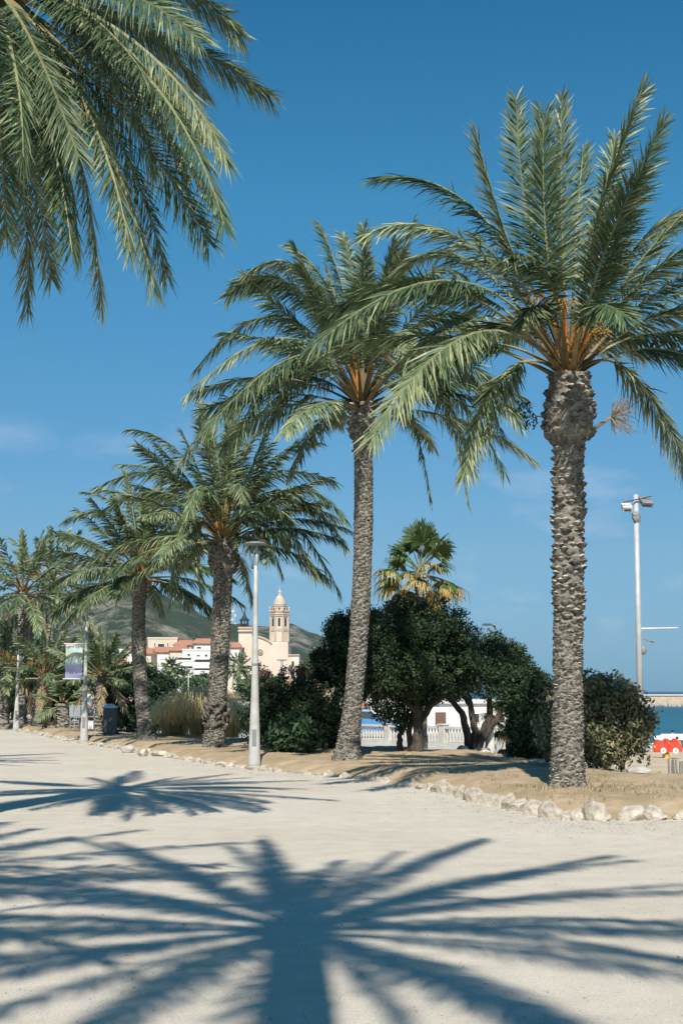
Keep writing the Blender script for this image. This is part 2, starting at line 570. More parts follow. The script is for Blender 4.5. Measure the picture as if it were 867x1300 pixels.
def hill_mat():
    m, nt, b = new_mat('scrub_hillside')
    N, L = nt.nodes, nt.links
    tc = N.new('ShaderNodeTexCoord')
    n1 = N.new('ShaderNodeTexNoise'); n1.inputs['Scale'].default_value = 0.035; n1.inputs['Detail'].default_value = 9; n1.inputs['Roughness'].default_value = 0.7
    n2 = N.new('ShaderNodeTexNoise'); n2.inputs['Scale'].default_value = 0.006; n2.inputs['Detail'].default_value = 4
    L.new(tc.outputs['Object'], n1.inputs['Vector']); L.new(tc.outputs['Object'], n2.inputs['Vector'])
    r1 = N.new('ShaderNodeValToRGB')
    r1.color_ramp.elements[0].position = 0.46; r1.color_ramp.elements[0].color = (0.04, 0.062, 0.035, 1)
    r1.color_ramp.elements[1].position = 0.62; r1.color_ramp.elements[1].color = (0.33, 0.31, 0.24, 1)
    L.new(n1.outputs[0], r1.inputs[0])
    r2 = N.new('ShaderNodeValToRGB')
    r2.color_ramp.elements[0].position = 0.42; r2.color_ramp.elements[0].color = (0, 0, 0, 1)
    r2.color_ramp.elements[1].position = 0.55; r2.color_ramp.elements[1].color = (1, 1, 1, 1)
    L.new(n2.outputs[0], r2.inputs[0])
    mx = N.new('ShaderNodeMix'); mx.data_type = 'RGBA'
    L.new(r2.outputs[0], mx.inputs['Factor'])
    mx.inputs['A'].default_value = (0.055, 0.08, 0.045, 1)
    L.new(r1.outputs[0], mx.inputs['B'])
    L.new(mx.outputs['Result'], b.inputs['Base Color'])
    b.inputs['Roughness'].default_value = 1.0
    b.inputs['Specular IOR Level'].default_value = 0.05
    bp = N.new('ShaderNodeBump'); bp.inputs['Strength'].default_value = 1.0; bp.inputs['Distance'].default_value = 12
    L.new(n1.outputs[0], bp.inputs['Height'])
    L.new(bp.outputs[0], b.inputs['Normal'])
    return m


M['hill'] = hill_mat()


# ------------------------------------------------------------------ ground
def smooth(a, b, x):
    t = min(1, max(0, (x - a) / (b - a)))
    return t * t * (3 - 2 * t)


from mathutils import noise as mnoise
def nz(x, y, s, k=0.0):
    return mnoise.noise(Vector((x * s, y * s, k)))


# front edge of the planted bed (photo pixel) and its rear edge
EDGE = [((1400, 1046), (1400, 985)), ((1100, 1043), (1100, 984)), ((867, 1041), (890, 982)), ((780, 1042), (800, 980)),
        ((700, 1038), (745, 974)), ((625, 1022), (690, 966)), ((560, 1006), (640, 958)), ((480, 993), (560, 952)),
        ((400, 984), (455, 949)), ((320, 977), (400, 946)), ((240, 966), (300, 938)), ((170, 953), (205, 932)),
        ((100, 943), (150, 925)), ((40, 931), (80, 916)), ((0, 925), (30, 909)), ((-80, 916), (-60, 902)), ((-200, 905), (-190, 896))]
FR = [G(*a) for a, b in EDGE]
BK = [G(*b, 0.05) for a, b in EDGE]


def resample(pts, n):
    d = [0]
    for i in range(1, len(pts)):
        d.append(i)
    out = []
    for k in range(n):
        t = k / (n - 1) * (len(pts) - 1)
        i = min(int(t), len(pts) - 2)
        u = t - i
        p0 = pts[max(i - 1, 0)]; p1 = pts[i]; p2 = pts[i + 1]; p3 = pts[min(i + 2, len(pts) - 1)]
        q = 0.5 * ((2 * p1) + (-p0 + p2) * u + (2 * p0 - 5 * p1 + 4 * p2 - p3) * u * u + (-p0 + 3 * p1 - 3 * p2 + p3) * u ** 3)
        out.append(q)
    return out


NF = 360
FRs = resample(FR, NF)
BKs = resample(BK, NF)


def bed_prof(s, x, y):
    h = 0.03 + 0.17 * smooth(0, 0.12, s) - 0.34 * smooth(0.75, 1.0, s)
    h += 0.05 * nz(x, y, 0.5) + 0.03 * nz(x, y, 1.7, 3) + 0.012 * nz(x, y, 5, 7)
    return h


_bedpts = None
def bed_z(x, y):
    best = None
    for i in range(0, NF, 3):
        f, b = FRs[i], BKs[i]
        d = (b - f); L = d.length
        if L < 0.01: continue
        t = ((x - f.x) * d.x + (y - f.y) * d.y) / (L * L)
        px, py = f.x + d.x * t, f.y + d.y * t
        e = (px - x) ** 2 + (py - y) ** 2
        if best is None or e < best[0]:
            best = (e, t)
    t = best[1]
    if t < 0: return 0.0
    if t > 1: return land_z(x, y)
    return bed_prof(t, x, y)


def land_z(x, y):
    """street and beach level behind the bed"""
    z_st = -0.16 - 0.62 * smooth(34, 62, y)
    if y > 330:
        z_st += 5.5 * smooth(330, 420, y)
    z_be = -0.16 - 0.40 * smooth(26, 42, y) - 1.75 * smooth(42, 96, y) * 1.0 - 1.3 * smooth(96, 125, y)
    k = smooth(6 + 0.03 * y, 11 + 0.05 * y, x)
    if y > 125:
        z_be = -4.0
    return z_st * (1 - k) + z_be * k + 0.03 * nz(x, y, 0.3)


def grid_mesh(name, xs, ys, zf, m):
    nx, ny = len(xs), len(ys)
    v = [(x, y, zf(x, y)) for y in ys for x in xs]
    f = []
    for j in range(ny - 1):
        for i in range(nx - 1):
            a = j * nx + i
            f.append((a, a + 1, a + nx + 1, a + nx))
    me = bpy.data.meshes.new(name)
    me.from_pydata(v, [], f)
    me.materials.append(m)
    me.polygons.foreach_set('use_smooth', [True] * len(f))
    o = bpy.data.objects.new(name, me)
    COL.objects.link(o)
    return o


# plaza: level packed sand, its right edge tucked under the bed
mb = MB()
inner = [f + (b - f) * 0.10 for f, b in zip(FR, BK)]
pl = [(-140, 160, 0), (-140, -60, 0), (60, -60, 0), (60, inner[0].y, 0)] + [(p.x, p.y, 0) for p in inner]
mb.add(pl, [tuple(range(len(pl)))])
o = mb.build('plaza', M['paving'])
bm = bmesh.new(); bm.from_mesh(o.data); bmesh.ops.triangulate(bm, faces=bm.faces)
for f in bm.faces:
    if f.normal.z < 0: f.normal_flip()
bm.to_mesh(o.data); bm.free()
tag(o, kind='structure')

mb = MB()
NS = 26
vs = []
for i in range(NF):
    for j in range(NS + 1):
        s = j / NS
        p = FRs[i].lerp(BKs[i], s)
        # ragged front line
        wob = 0.12 * nz(p.x, p.y, 1.2, 9) * (1 - s)
        x, y = p.x, p.y + wob
        z = bed_prof(s, x, y) if j else -0.02
        if j == NS: z = land_z(x, y) - 0.02
        vs.append((x, y, z))
fs = []
for i in range(NF - 1):
    for j in range(NS):
        a = i * (NS + 1) + j
        fs.append((a, a + 1, a + NS + 2, a + NS + 1))
mb.add(vs, fs)
o = mb.build('planting_bed', M['soil'], smooth=True)
tag(o, kind='structure')

def spaced(a, b, n, p=1.0):
    return [a + (b - a) * (i / n) ** p for i in range(n + 1)]
# street and low ground behind the bed
def back_limit(x):
    return 0
o = grid_mesh('street', spaced(-160, 12, 90), spaced(30, 330, 90, 1.6), lambda x, y: land_z(x, y) if not (x < -6 and y < 34 - x * 1.9) else -0.5, M['road'])
tag(o, kind='structure')
o = grid_mesh('beach', spaced(2.5, 140, 120, 1.4), spaced(23, 150, 110, 1.2), lambda x, y: land_z(x, y) + 0.02 - 0.6 * (1 - (smooth(2.6, 4.2, x) if y < 46 else smooth(5, 8, x))), M['beach'])
tag(o, kind='structure')
o = grid_mesh('headland', spaced(-900, 40, 60), spaced(320, 1400, 40), lambda x, y: land_z(x, y) - 0.1 - 8 * smooth(15, 35, x), M['soil'])
tag(o, kind='structure')
mb = MB()
mb.add([(-60, 60, -2.5), (8000, 60, -2.5), (8000, 8000, -2.5), (-60, 8000, -2.5)], [(0, 1, 2, 3)])
tag(mb.build('sea', M['sea']), kind='structure')
mb = MB()
mb.add([(-8000, -1000, -3.5), (8000, -1000, -3.5), (8000, 8000, -3.5), (-8000, 8000, -3.5)], [(0, 1, 2, 3)])
tag(mb.build('ground', M['beach']), kind='structure')

# hills: ridge profiles surveyed from the skyline, given real depth
def hill(name, D, depth, prof):
    xs = [p[0] for p in prof]
    def top(px):
        for (x0, y0), (x1, y1) in zip(prof, prof[1:]):
            if x0 <= px <= x1:
                u = (px - x0) / (x1 - x0)
                u = u * u * (3 - 2 * u) * 0.5 + u * 0.5
                return y0 + (y1 - y0) * u
        return prof[-1][1]
    v, f = [], []
    n, k = 220, 40
    for i in range(n + 1):
        px = xs[0] + (xs[-1] - xs[0]) * i / n
        r = P(px, top(px), D)
        h = r.z + 3
        for j in range(k + 1):
            s = j / k          # 0 front foot, 0.5 ridge, 1 back foot
            yy = D + (s - 0.5) * 2 * depth
            q = math.cos((s - 0.5) * math.pi) ** 1.3 if abs(s - .5) < .5 else 0
            x = r.x * (yy / D) if s <= 0.5 else r.x
            zz = -3 + h * q
            amp = h * 0.10 * (1 if j not in (0, k) else 0)
            zz += amp * (mnoise.noise(Vector((x * .006, yy * .006, 1))) + .5 * mnoise.noise(Vector((x * .02, yy * .02, 2))) + .25 * mnoise.noise(Vector((x * .06, yy * .06, 2))) ) * (1 if abs(s - .5) > .04 else .35)
            v.append((x, yy, zz))
    for i in range(n):
        for j in range(k):
            a = i * (k + 1) + j
            f.append((a, a + k + 1, a + k + 2, a + 1))
    me = bpy.data.meshes.new(name)
    me.from_pydata(v, [], f)
    me.polygons.foreach_set('use_smooth', [True] * len(f))
    me.materials.append(M['hill'])
    o = bpy.data.objects.new(name, me)
    COL.objects.link(o)
    tag(o, kind='structure')
    return o

hill('hill', 1500, 500, [(-260, 794), (-150, 782), (-60, 784), (10, 779), (60, 768), (100, 750), (130, 740), (150, 736), (168, 738), (190, 749), (225, 768), (262, 785), (300, 796), (360, 822), (420, 845), (480, 860), (540, 868)])
hill('hill', 2100, 500, [(120, 850), (200, 815), (260, 798), (300, 793), (340, 796), (372, 796), (400, 806), (430, 822), (470, 842), (520, 858), (590, 870)])


# ------------------------------------------------------------------ leaf clumps
def foliage(lobes, n, size, r, clump=.32, kper=14, fill=.25):
    """lobes: (cx,cy,cz, rx,ry,rz). Leaf-sized diamonds gathered in clumps over and through the crown"""
    lobes = np.array(lobes, dtype=float)
    sub = []
    for L_ in lobes:
        small = min(L_[3], L_[5])
        sub.append(np.concatenate([L_[:3], L_[3:] * .80]))
        if small < clump * 1.3:
            continue
        for k in range(11):
            d_ = r.normal(size=3); d_ /= np.linalg.norm(d_)
            if d_[1] > .3: d_[1] *= -1
            q_ = r.uniform(.26, .44)
            sub.append(np.concatenate([L_[:3] + d_ * L_[3:] * r.uniform(.66, .86), np.array([small, small, small * .85]) * q_]))
        for k in range(9):
            d_ = r.normal(size=3); d_ /= np.linalg.norm(d_)
            q_ = small * r.uniform(.09, .17)
            sub.append(np.concatenate([L_[:3] + d_ * L_[3:] * r.uniform(1.0, 1.17), np.array([q_, q_, q_])]))
    lobes = np.array(sub)
    area = lobes[:, 3] * lobes[:, 5] + lobes[:, 4] * lobes[:, 5]
    pick = r.choice(len(lobes), size=max(4, n // kper // 1), p=area / area.sum())
    d = r.normal(size=(len(pick), 3)); d /= np.linalg.norm(d, axis=1, keepdims=True)
    lb = lobes[pick]
    rad = np.where(r.uniform(size=len(pick)) < fill, r.uniform(.35, .9, len(pick)), r.normal(.97, .06, len(pick)))
    cc = lb[:, :3] + d * lb[:, 3:] * rad[:, None]
    tone_c = r.normal(0, .14, len(pick))
    idx = r.integers(0, len(pick), n)
    off = r.normal(size=(n, 3)); off /= np.linalg.norm(off, axis=1, keepdims=True)
    off *= (r.uniform(0, 1, n) ** .5)[:, None] * clump * .5 * (.6 + .8 * r.uniform(size=n))[:, None]
    c = cc[idx] + off
    outw = d[idx]
    nrm = outw * .6 + r.normal(0, .6, (n, 3)) + np.array([0, 0, .35])
    nrm /= np.linalg.norm(nrm, axis=1, keepdims=True)
    a = np.cross(nrm, r.normal(size=(n, 3))); a /= np.linalg.norm(a, axis=1, keepdims=True)
    b = np.cross(nrm, a)
    s = (size * r.uniform(.6, 1.25, n))[:, None]
    V = np.stack([c - a * s * .5, c + b * s * .22 + nrm * s * .05, c + a * s * .5, c - b * s * .22 + nrm * s * .05], 1)
    tone = np.clip(.45 + tone_c[idx] + r.normal(0, .14, n), 0, 1)
    return V, tone


# ------------------------------------------------------------------ palms
def frond_arrays(p0, p1, p2, side_hint, r, npair, lmax=0.5, lw=0.032, u0=0.2, twist=0.0, vee=0.5, rad=0.028, droop=0.12, dens_gap=0.0):
    """returns quads (n,4,3), material index, tone for one pinnate frond along a quadratic curve"""
    p0, p1, p2 = [np.array(p, dtype=float) for p in (p0, p1, p2)]
    def B(u):
        u = u[:, None]
        return (1 - u) ** 2 * p0 + 2 * (1 - u) * u * p1 + u * u * p2
    def dB(u):
        u = u[:, None]
        d = 2 * (1 - u) * (p1 - p0) + 2 * u * (p2 - p1)
        return d / (np.linalg.norm(d, axis=1, keepdims=True) + 1e-9)
    L = np.linalg.norm(p1 - p0) * .5 + np.linalg.norm(p2 - p1) * .5 + .2 * np.linalg.norm(p2 - p0)
    side_hint = np.array(side_hint, dtype=float)
    def frame(T, u):
        Sx = side_hint[None, :] - T * (T @ side_hint)[:, None]
        Sx /= np.linalg.norm(Sx, axis=1, keepdims=True) + 1e-9
        Nn = np.cross(Sx, T)
        fl = np.sign(Nn[:, 2:3] + 1e-6)
        a = (twist * u)[:, None]
        S2 = Sx * np.cos(a) + Nn * np.sin(a)
        N2 = np.cross(S2, T)
        return S2, N2
    quads, mats_, tones = [], [], []
    # rachis: 3-sided tube as quads
    ns = 14
    u = np.linspace(0, 1, ns + 1)
    C = B(u); T = dB(u); Sx, Nn = frame(T, u)
    rr = rad * (1 - 0.82 * u) * (1 + 1.1 * np.exp(-u * 14))
    ang = [0.5, 2.6, 4.71]
    ring = np.stack([C + Sx * (math.cos(a) * rr * 1.3)[:, None] + Nn * (math.sin(a) * rr)[:, None] for a in ang], 1)
    for k in range(3):
        k2 = (k + 1) % 3
        q = np.stack([ring[:-1, k], ring[:-1, k2], ring[1:, k2], ring[1:, k]], 1)
        quads.append(q)
        mats_.append(np.where(u[:-1] < 0.16, 2, 1))
        tones.append(np.full(ns, .5))
    # leaflets
    base_tone = r.uniform(-.2, .16)
    for sgn in (-1, 1):
        uu = u0 + (1 - u0) * (np.arange(npair) + r.uniform(0, 1, npair) * 0.7) / npair
        uu = np.clip(uu, 0, .998)
        if dens_gap:
            uu = uu[r.uniform(0, 1, len(uu)) > dens_gap]
        n = len(uu)
        C = B(uu); T = dB(uu); Sx, Nn = frame(T, uu)
        Sx = Sx * sgn
        w = (uu - u0) / (1 - u0)
        prof = np.minimum(1, 0.45 + 3.2 * w) * (1 - 0.42 * w ** 2.6)
        ll = lmax * prof * r.uniform(.82, 1.1, n)
        al = np.radians(60 - 34 * w + r.normal(0, 8, n))
        be = vee * (1 - .3 * w) + r.normal(0, .28, n)
        d = T * np.cos(al)[:, None] + (Sx * np.cos(be)[:, None] + Nn * np.sin(be)[:, None]) * np.sin(al)[:, None]
        d /= np.linalg.norm(d, axis=1, keepdims=True)
        wv = np.cross(d, Nn)
        wv /= np.linalg.norm(wv, axis=1, keepdims=True) + 1e-9
        rot = r.normal(0, .5, n)
        up2 = np.cross(wv, d)
        wv = wv * np.cos(rot)[:, None] + up2 * np.sin(rot)[:, None]
        hw = (lw * .5 * r.uniform(.75, 1.15, n))[:, None]
        g = np.array([0, 0, -1.0])
        mid = C + d * (ll * .5)[:, None] + g * (ll * droop * .25)[:, None]
        tip = C + d * (ll * .98)[:, None] + g * (ll * droop)[:, None]
        q1 = np.stack([C - wv * hw * .6, C + wv * hw * .6, mid + wv * hw, mid - wv * hw], 1)
        q2 = np.stack([mid - wv * hw, mid + wv * hw, tip + wv * hw * .12, tip - wv * hw * .12], 1)
        quads += [q1, q2]
        mats_ += [np.zeros(n), np.zeros(n)]
        t = np.clip(.42 + base_tone + r.normal(0, .13, n) + .12 * w, 0, 1)
        tones += [t, np.clip(t + .12 + .25 * (r.uniform(0, 1, n) > .9), 0, 1)]
    return np.concatenate(quads), np.concatenate(mats_), np.concatenate(tones)


def frond_auto(base, az, el, L, sag, r, spread=0.14):
    """control and tip for a frond leaving at azimuth/elevation"""
    d = np.array([math.cos(az) * math.cos(el), math.sin(az) * math.cos(el), math.sin(el)])
    p0 = np.array(base) + np.array([math.cos(az), math.sin(az), 0]) * spread * math.cos(el) + np.array([0, 0, max(0, math.sin(el)) * spread])
    p1 = p0 + d * L * .55
    p2 = p0 + d * L * .93 + np.array([0, 0, -sag * L])
    # keep length
    v = p2 - p1
    p2 = p1 + v / np.linalg.norm(v) * L * .52
    return p0, p1, p2


def palm_trunk(base, top, r_base, r_mid, r_top, r, seed_lean=(0, 0), boots_from=0.0, boot=0.10, bulb=(0.1, 1.25), rough_from=0.0, parent=None,
               boot_out=0.035, ripple=0.012):
    """base/top world points; curve via lean; boots (old leaf bases) as real wedges in a spiral"""
    base = Vector(base); top = Vector(top)
    H = (top - base).length
    mid = (base + top) / 2 + Vector((seed_lean[0], seed_lean[1], 0))
    def C(u):
        return (1 - u) ** 2 * base + 2 * (1 - u) * u * mid + u * u * top
    def rad(u):
        rr = r_mid + (r_base - r_mid) * math.exp(-u * H / 0.35)
        bl, bs = bulb
        if bl > 0:
            t = smooth(1 - bl - 0.012, 1 - bl + 0.02, u)
            shape = 1.0 if u < 1 - bl * .6 else 1 - .18 * smooth(1 - bl * .6, 1, u)
            rr = rr * (1 - t) + r_mid * bs * shape * t
        rr *= 1 + 0.07 * mnoise.noise(Vector((u * H * 1.1, base.x, 0))) + .05 * mnoise.noise(Vector((u * H * 4.1, base.x, 3)))
        return rr
    nring = int(H / 0.045)
    n = 22
    mb = MB()
    vs, fs = [], []
    for i in range(nring + 1):
        u = i / nring
        c = C(u)
        rr = rad(u)
        for k in range(n):
            a = 2 * math.pi * k / n
            rip = ripple * (math.sin(u * H / 0.075 * 2 * math.pi / 1.0 + 2 * math.sin(a * 3 + u * 9)) + r.normal(0, .5))
            q = rr + rip * (1 if u < rough_from + .02 else .5)
            vs.append(c + Vector((math.cos(a) * q, math.sin(a) * q, -0.12 if i == 0 else 0)))
    for i in range(nring):
        for k in range(n):
            k2 = (k + 1) % n
            fs.append((i * n + k, i * n + k2, (i + 1) * n + k2, (i + 1) * n + k))
    fs.append(tuple((nring) * n + k for k in range(n)))
    mb.add(vs, fs, 2)
    # boots
    z = max(boots_from * H, 0.05)
    row = 0
    while z < H - 0.04:
        u = z / H
        rr = rad(u)
        size = boot * (0.46 if u < rough_from else 1.0) * (1.15 if u > 1 - bulb[0] else 1)
        cnt = max(7, int(2 * math.pi * rr / (size * 1.35)))
        out = boot_out * (0.35 if u < rough_from else 1) * (1.15 if u > 1 - bulb[0] else 1)
        for k in range(cnt):
            a = 2 * math.pi * (k + (row % 2) * .5) / cnt + r.normal(0, .11) + row * .02
            s_ = size * r.uniform(.6, 1.35)
            if r.uniform() < .12: continue
            c = C(u) + Vector((0, 0, r.normal(0, size * .22)))
            er = Vector((math.cos(a), math.sin(a), 0)); et = Vector((-math.sin(a), math.cos(a), 0)); ez = Vector((0, 0, 1))
            o_ = out * r.uniform(.2, 1.7)
            rin = rr - 0.012
            # wedge: bottom point, side points, outer lip, top back
            w2 = s_ * .72
            pb = c + er * rin - ez * s_ * .55
            pl_ = c + er * rin - et * w2
            pr_ = c + er * rin + et * w2
            pt = c + er * (rin) + ez * s_ * .42
            o1 = c + er * (rr + o_) - et * w2 * .55 + ez * s_ * .18
            o2 = c + er * (rr + o_) + et * w2 * .55 + ez * s_ * .18
            o3 = c + er * (rr + o_ * .55) + ez * (s_ * .40)
            o4 = c + er * (rr + o_ * .75) - ez * s_ * .2
            verts = [pb, pl_, pr_, pt, o1, o2, o3, o4]
            mb.add(verts, [(0, 7, 4, 1), (0, 2, 5, 7), (7, 5, 4)], 0)
            mb.add(verts, [(4, 5, 6), (1, 4, 6, 3), (5, 2, 3, 6)], 1 if r.uniform() < (.55 if u > rough_from else .25) else 0)
        z += size * .62
        row += 1
    return mb, C


U0 = .27
KB = .45
DR_ = .12
def make_palm(base, top, label, fronds_px=(), D=None, n_auto=40, L=3.6, seed=1, r_base=.36, r_mid=.24, lean=(0, 0), boot=.10,
              bulb=(.12, 1.3), rough_from=.3, npair=80, lmax=.5, lw=.034, az_skip=None, el_bias=0.0, low=-35, stalks=6, group='date palms lining the promenade',
              single_crown=False, u0a=.24, boots_from=0.0, sag=.30, name='date_palm', dry=2, up_dens=1.0, boot_out=.035, root_mat=True):
    r = np.random.default_rng(seed)
    base = Vector(base); top = Vector(top)
    t = empty(name, base, label, 'palm tree', group)
    org = np.array(base)
    mb, C = palm_trunk(base, top, r_base, r_mid, r_mid, r, lean, boots_from, boot, bulb, rough_from, boot_out=boot_out)
    tr = part(mb, 'trunk', [M['boot'], M['boot_cut'], M['bark_low']], t)
    tp = np.array(top)
    parts = []
    def emit(q, mi, tn, dryf=False):
        parts.append((q, mi, tn, dryf))
    for fr in fronds_px:
        (cx, cy, cd), (tx, ty, td) = fr[0], fr[1]
        opts = fr[2] if len(fr) > 2 else {}
        p1 = np.array(P(cx, cy, top.y + cd)); p2 = np.array(P(tx, ty, top.y + td))
        dirh = (p2 - tp)[:2]; nrm = np.linalg.norm(dirh) + 1e-6
        az = math.atan2(dirh[1], dirh[0])
        kb = opts.get('k', KB)
        p1 = p1 * (1 + kb) - (tp + p2) * .5 * kb
        el = math.atan2(p1[2] - tp[2], np.linalg.norm((p1 - tp)[:2]) + 1e-6)
        p0 = tp + np.array([math.cos(az) * r_mid * .75 * math.cos(el), math.sin(az) * r_mid * .75 * math.cos(el), 0.10 * math.sin(el) - .03])
        side = np.array([-math.sin(az), math.cos(az), 0.0])
        q, mi, tn = frond_arrays(p0, p1, p2, side, r, npair, lmax * opts.get('l', 1), lw, opts.get('u0', U0), opts.get('tw', r.normal(0, .5)), opts.get('vee', .45), droop=opts.get('dr', DR_))
        emit(q, mi, tn)
    golden = 2.39996
    for i in range(n_auto):
        f = (i + .5) / n_auto            # 0 = centre spears, 1 = lowest
        el = math.radians(86 + (low - 86) * f ** (.85 * up_dens)) + r.normal(0, .07)
        az = i * golden + r.normal(0, .15)
        if az_skip and az_skip(az % (2 * math.pi), el): continue
        LL = L * (0.78 + .22 * math.sin(min(1, f * 1.6) * math.pi / 2)) * r.uniform(.88, 1.08)
        sg = sag * (0.25 + 1.1 * f) * r.uniform(.7, 1.3)
        p0, p1, p2 = frond_auto(tp - np.array([0, 0, .04 + .12 * f]), az, el, LL, sg, r, spread=r_mid * .8)
        side = np.array([-math.sin(az), math.cos(az), 0.0])
        q, mi, tn = frond_arrays(p0, p1, p2, side, r, npair, lmax * (.75 if f < .1 else 1), lw, u0a, r.normal(0, .6), .45 * (1 - .3 * f), droop=DR_)
        emit(q, mi, tn)
    for i in range(dry):
        az = r.uniform(0, 6.28)
        p0, p1, p2 = frond_auto(tp - np.array([0, 0, .2]), az, math.radians(-30), L * .75, .9, r, spread=r_mid)
        side = np.array([-math.sin(az), math.cos(az), 0.0])
        q, mi, tn = frond_arrays(p0, p1, p2, side, r, int(npair * .7), lmax * .8, lw, .2, r.normal(0, .6), .1, droop=.5)
        emit(q, mi, tn, True)
    mats_live = [M['palm_leaf'], M['rachis'], M['petiole']]
    mats_dry = [M['palm_dry'], M['petiole'], M['petiole']]
    if single_crown:
        q = np.concatenate([p[0] for p in parts if not p[3]]); mi = np.concatenate([p[1] for p in parts if not p[3]]); tn = np.concatenate([p[2] for p in parts if not p[3]])
        fast_mesh('crown', q, None, mats_live, mi, tn, parent=t, origin=org)
    else:
        for q, mi, tn, d in parts:
            fast_mesh('dry_frond' if d else 'frond', q, None, mats_dry if d else mats_live, mi, tn, parent=t, origin=org)
    # orange flower stalks with fruit strands
    for i in range(stalks):
        az = r.uniform(0, 6.28); rr = r_mid * r.uniform(.4, .9)
        sb = MB()
        h = r.uniform(.6, 1.3) * L / 4
        b0 = Vector(tp) + Vector((math.cos(az) * rr * .7, math.sin(az) * rr * .7, -.05))
        b1 = b0 + Vector((math.cos(az) * .12, math.sin(az) * .12, h * .6))
        b2 = b1 + Vector((math.cos(az) * .2, math.sin(az) * .2, h * .45))
        wd = .034
        sb.tube([b0, b1, b2], [wd * 1.3, wd, wd * .6], n=6)
        for k in range(16):
            a2 = az + r.normal(0, .7)
            e1 = b2 + Vector((math.cos(a2) * r.uniform(.1, .3), math.sin(a2) * r.uniform(.1, .3), r.uniform(-.1, .15)))
            e2 = e1 + Vector((math.cos(a2) * .1, math.sin(a2) * .1, -r.uniform(.05, .25)))
            sb.tube([b2, e1, e2], [.008, .007, .004], n=4, mi=1, cap=False)
        part(sb, 'flower_stalk', [M['orange'], M['fruit']], t)
    return t


# --- the big palm on the right
U0 = .33
b1 = G(720, 1003, 0.16); b1.z = bed_z(b1.x, b1.y) - .02
t1 = P(722, 476, b1.y)
P1F = [
    ((668, 300, .2), (655, 126, .5), {'tw': .9}), ((690, 320, -.6), (690, 145, -1.0), {'tw': -.6}), ((712, 320, .3), (712, 128, .2), {'tw': 1.0}),
    ((745, 300, .3), (817, 112, .3), {'tw': 1.1}), ((770, 330, -.2), (840, 155, -.3), {'tw': .7}),
    ((650, 330, -.5), (604, 170, -.8), {'tw': .9}), ((752, 330, .7), (780, 175, 1.2)),
    ((620, 250, .1), (480, 225, .3), {'tw': .4}), ((600, 285, -.5), (468, 295, -1.0), {'tw': .5}),
    ((590, 320, -1.3), (398, 440, -2.3), {'tw': .4, 'l': 1.05}), ((600, 390, -1.4), (470, 560, -2.6), {'tw': .5, 'l': 1.1}), ((560, 335, -1.0), (410, 405, -1.6), {'l': 1.05}),
    ((600, 350, .6), (450, 370, .9)), ((640, 450, -.3), (590, 598, -.7), {'tw': .5}), ((590, 300, 1.2), (500, 350, 2.0)),
    ((640, 390, .7), (530, 470, 1.3)), ((610, 420, -.2), (520, 500, -.3), {}),
    ((790, 350, -.2), (905, 235, -.4), {'tw': -.5}), ((800, 360, -.6), (910, 290, -1.4)), ((820, 370, .4), (930, 330, .6)), ((830, 390, -.4), (940, 385, -.8)),
    ((820, 410, .3), (935, 450, .6), {'tw': .3}), ((800, 450, -.2), (880, 615, -.4), {'tw': .6}), ((830, 430, .1), (920, 480, .2)), ((800, 300, .8), (880, 270, 1.6)),
    ((690, 380, -1.1), (665, 405, -1.7), {'l': .9}), ((745, 380, -1.5), (790, 400, -2.6)), ((700, 330, -1.3), (640, 330, -2.6)),
    ((730, 300, 1.2), (740, 190, 2.0)), ((760, 400, 1.6), (800, 430, 3.0)), ((680, 400, 1.6), (640, 430, 3.0)),
]
make_palm(b1, t1, 'tallest date palm at right, jagged scaly trunk with a swollen neck, nearest the bed edge', P1F, n_auto=5, L=3.6, seed=11,
          r_base=.29, r_mid=.212, boot=.105, bulb=(.165, 1.66), rough_from=.40, npair=140, lmax=.60, lw=.030, low=25, stalks=9, dry=0, boot_out=.042)

# dried flower cluster sticking out of its neck, and stray leafy tufts
root1 = bpy.data.objects['date_palm']
rr1 = np.random.default_rng(9)
mb = MB(); a_ = P(752, 545, b1.y - .1)
k_ = P(775, 530, b1.y - .2)
mb.tube([a_, k_], [.035, .02], 6)
for q_ in range(70):
    e_ = P(rr1.uniform(775, 808), rr1.uniform(500, 555), b1.y + rr1.uniform(-.5, .3))
    m_ = k_.lerp(e_, .5) + Vector((0, 0, rr1.uniform(-.04, .08)))
    mb.tube([k_, m_, e_], [.006, .005, .003], 4, cap=False)
    for w_ in range(3):
        f_ = m_.lerp(e_, rr1.uniform(0, 1)); mb.tube([f_, f_ + Vector((rr1.uniform(0, .09), rr1.uniform(-.05, .05), rr1.uniform(-.09, .09)))], [.004, .002], 4, cap=False)
part(mb, 'dried_flower_cluster', [M['twig']], root1)
tb_ = MB(); tb_.tube([P(694, 530, b1.y), P(680, 528, b1.y), P(664, 512, b1.y)], [.012, .009, .005], 5); tb_.tube([P(682, 529, b1.y), P(672, 538, b1.y)], [.008, .004], 5); part(tb_, 'tuft_stem', [M['twig']], root1)
V, tn = foliage([(*P(664, 515, b1.y), .13, .1, .2), (*P(672, 535, b1.y), .1, .1, .12)], 260, .06, rr1, .12, 10)
fast_mesh('leafy_tuft', V, None, [M['leaf_mid']], None, tn, parent=root1, origin=np.array(b1))
U0 = .25
DR_ = .26
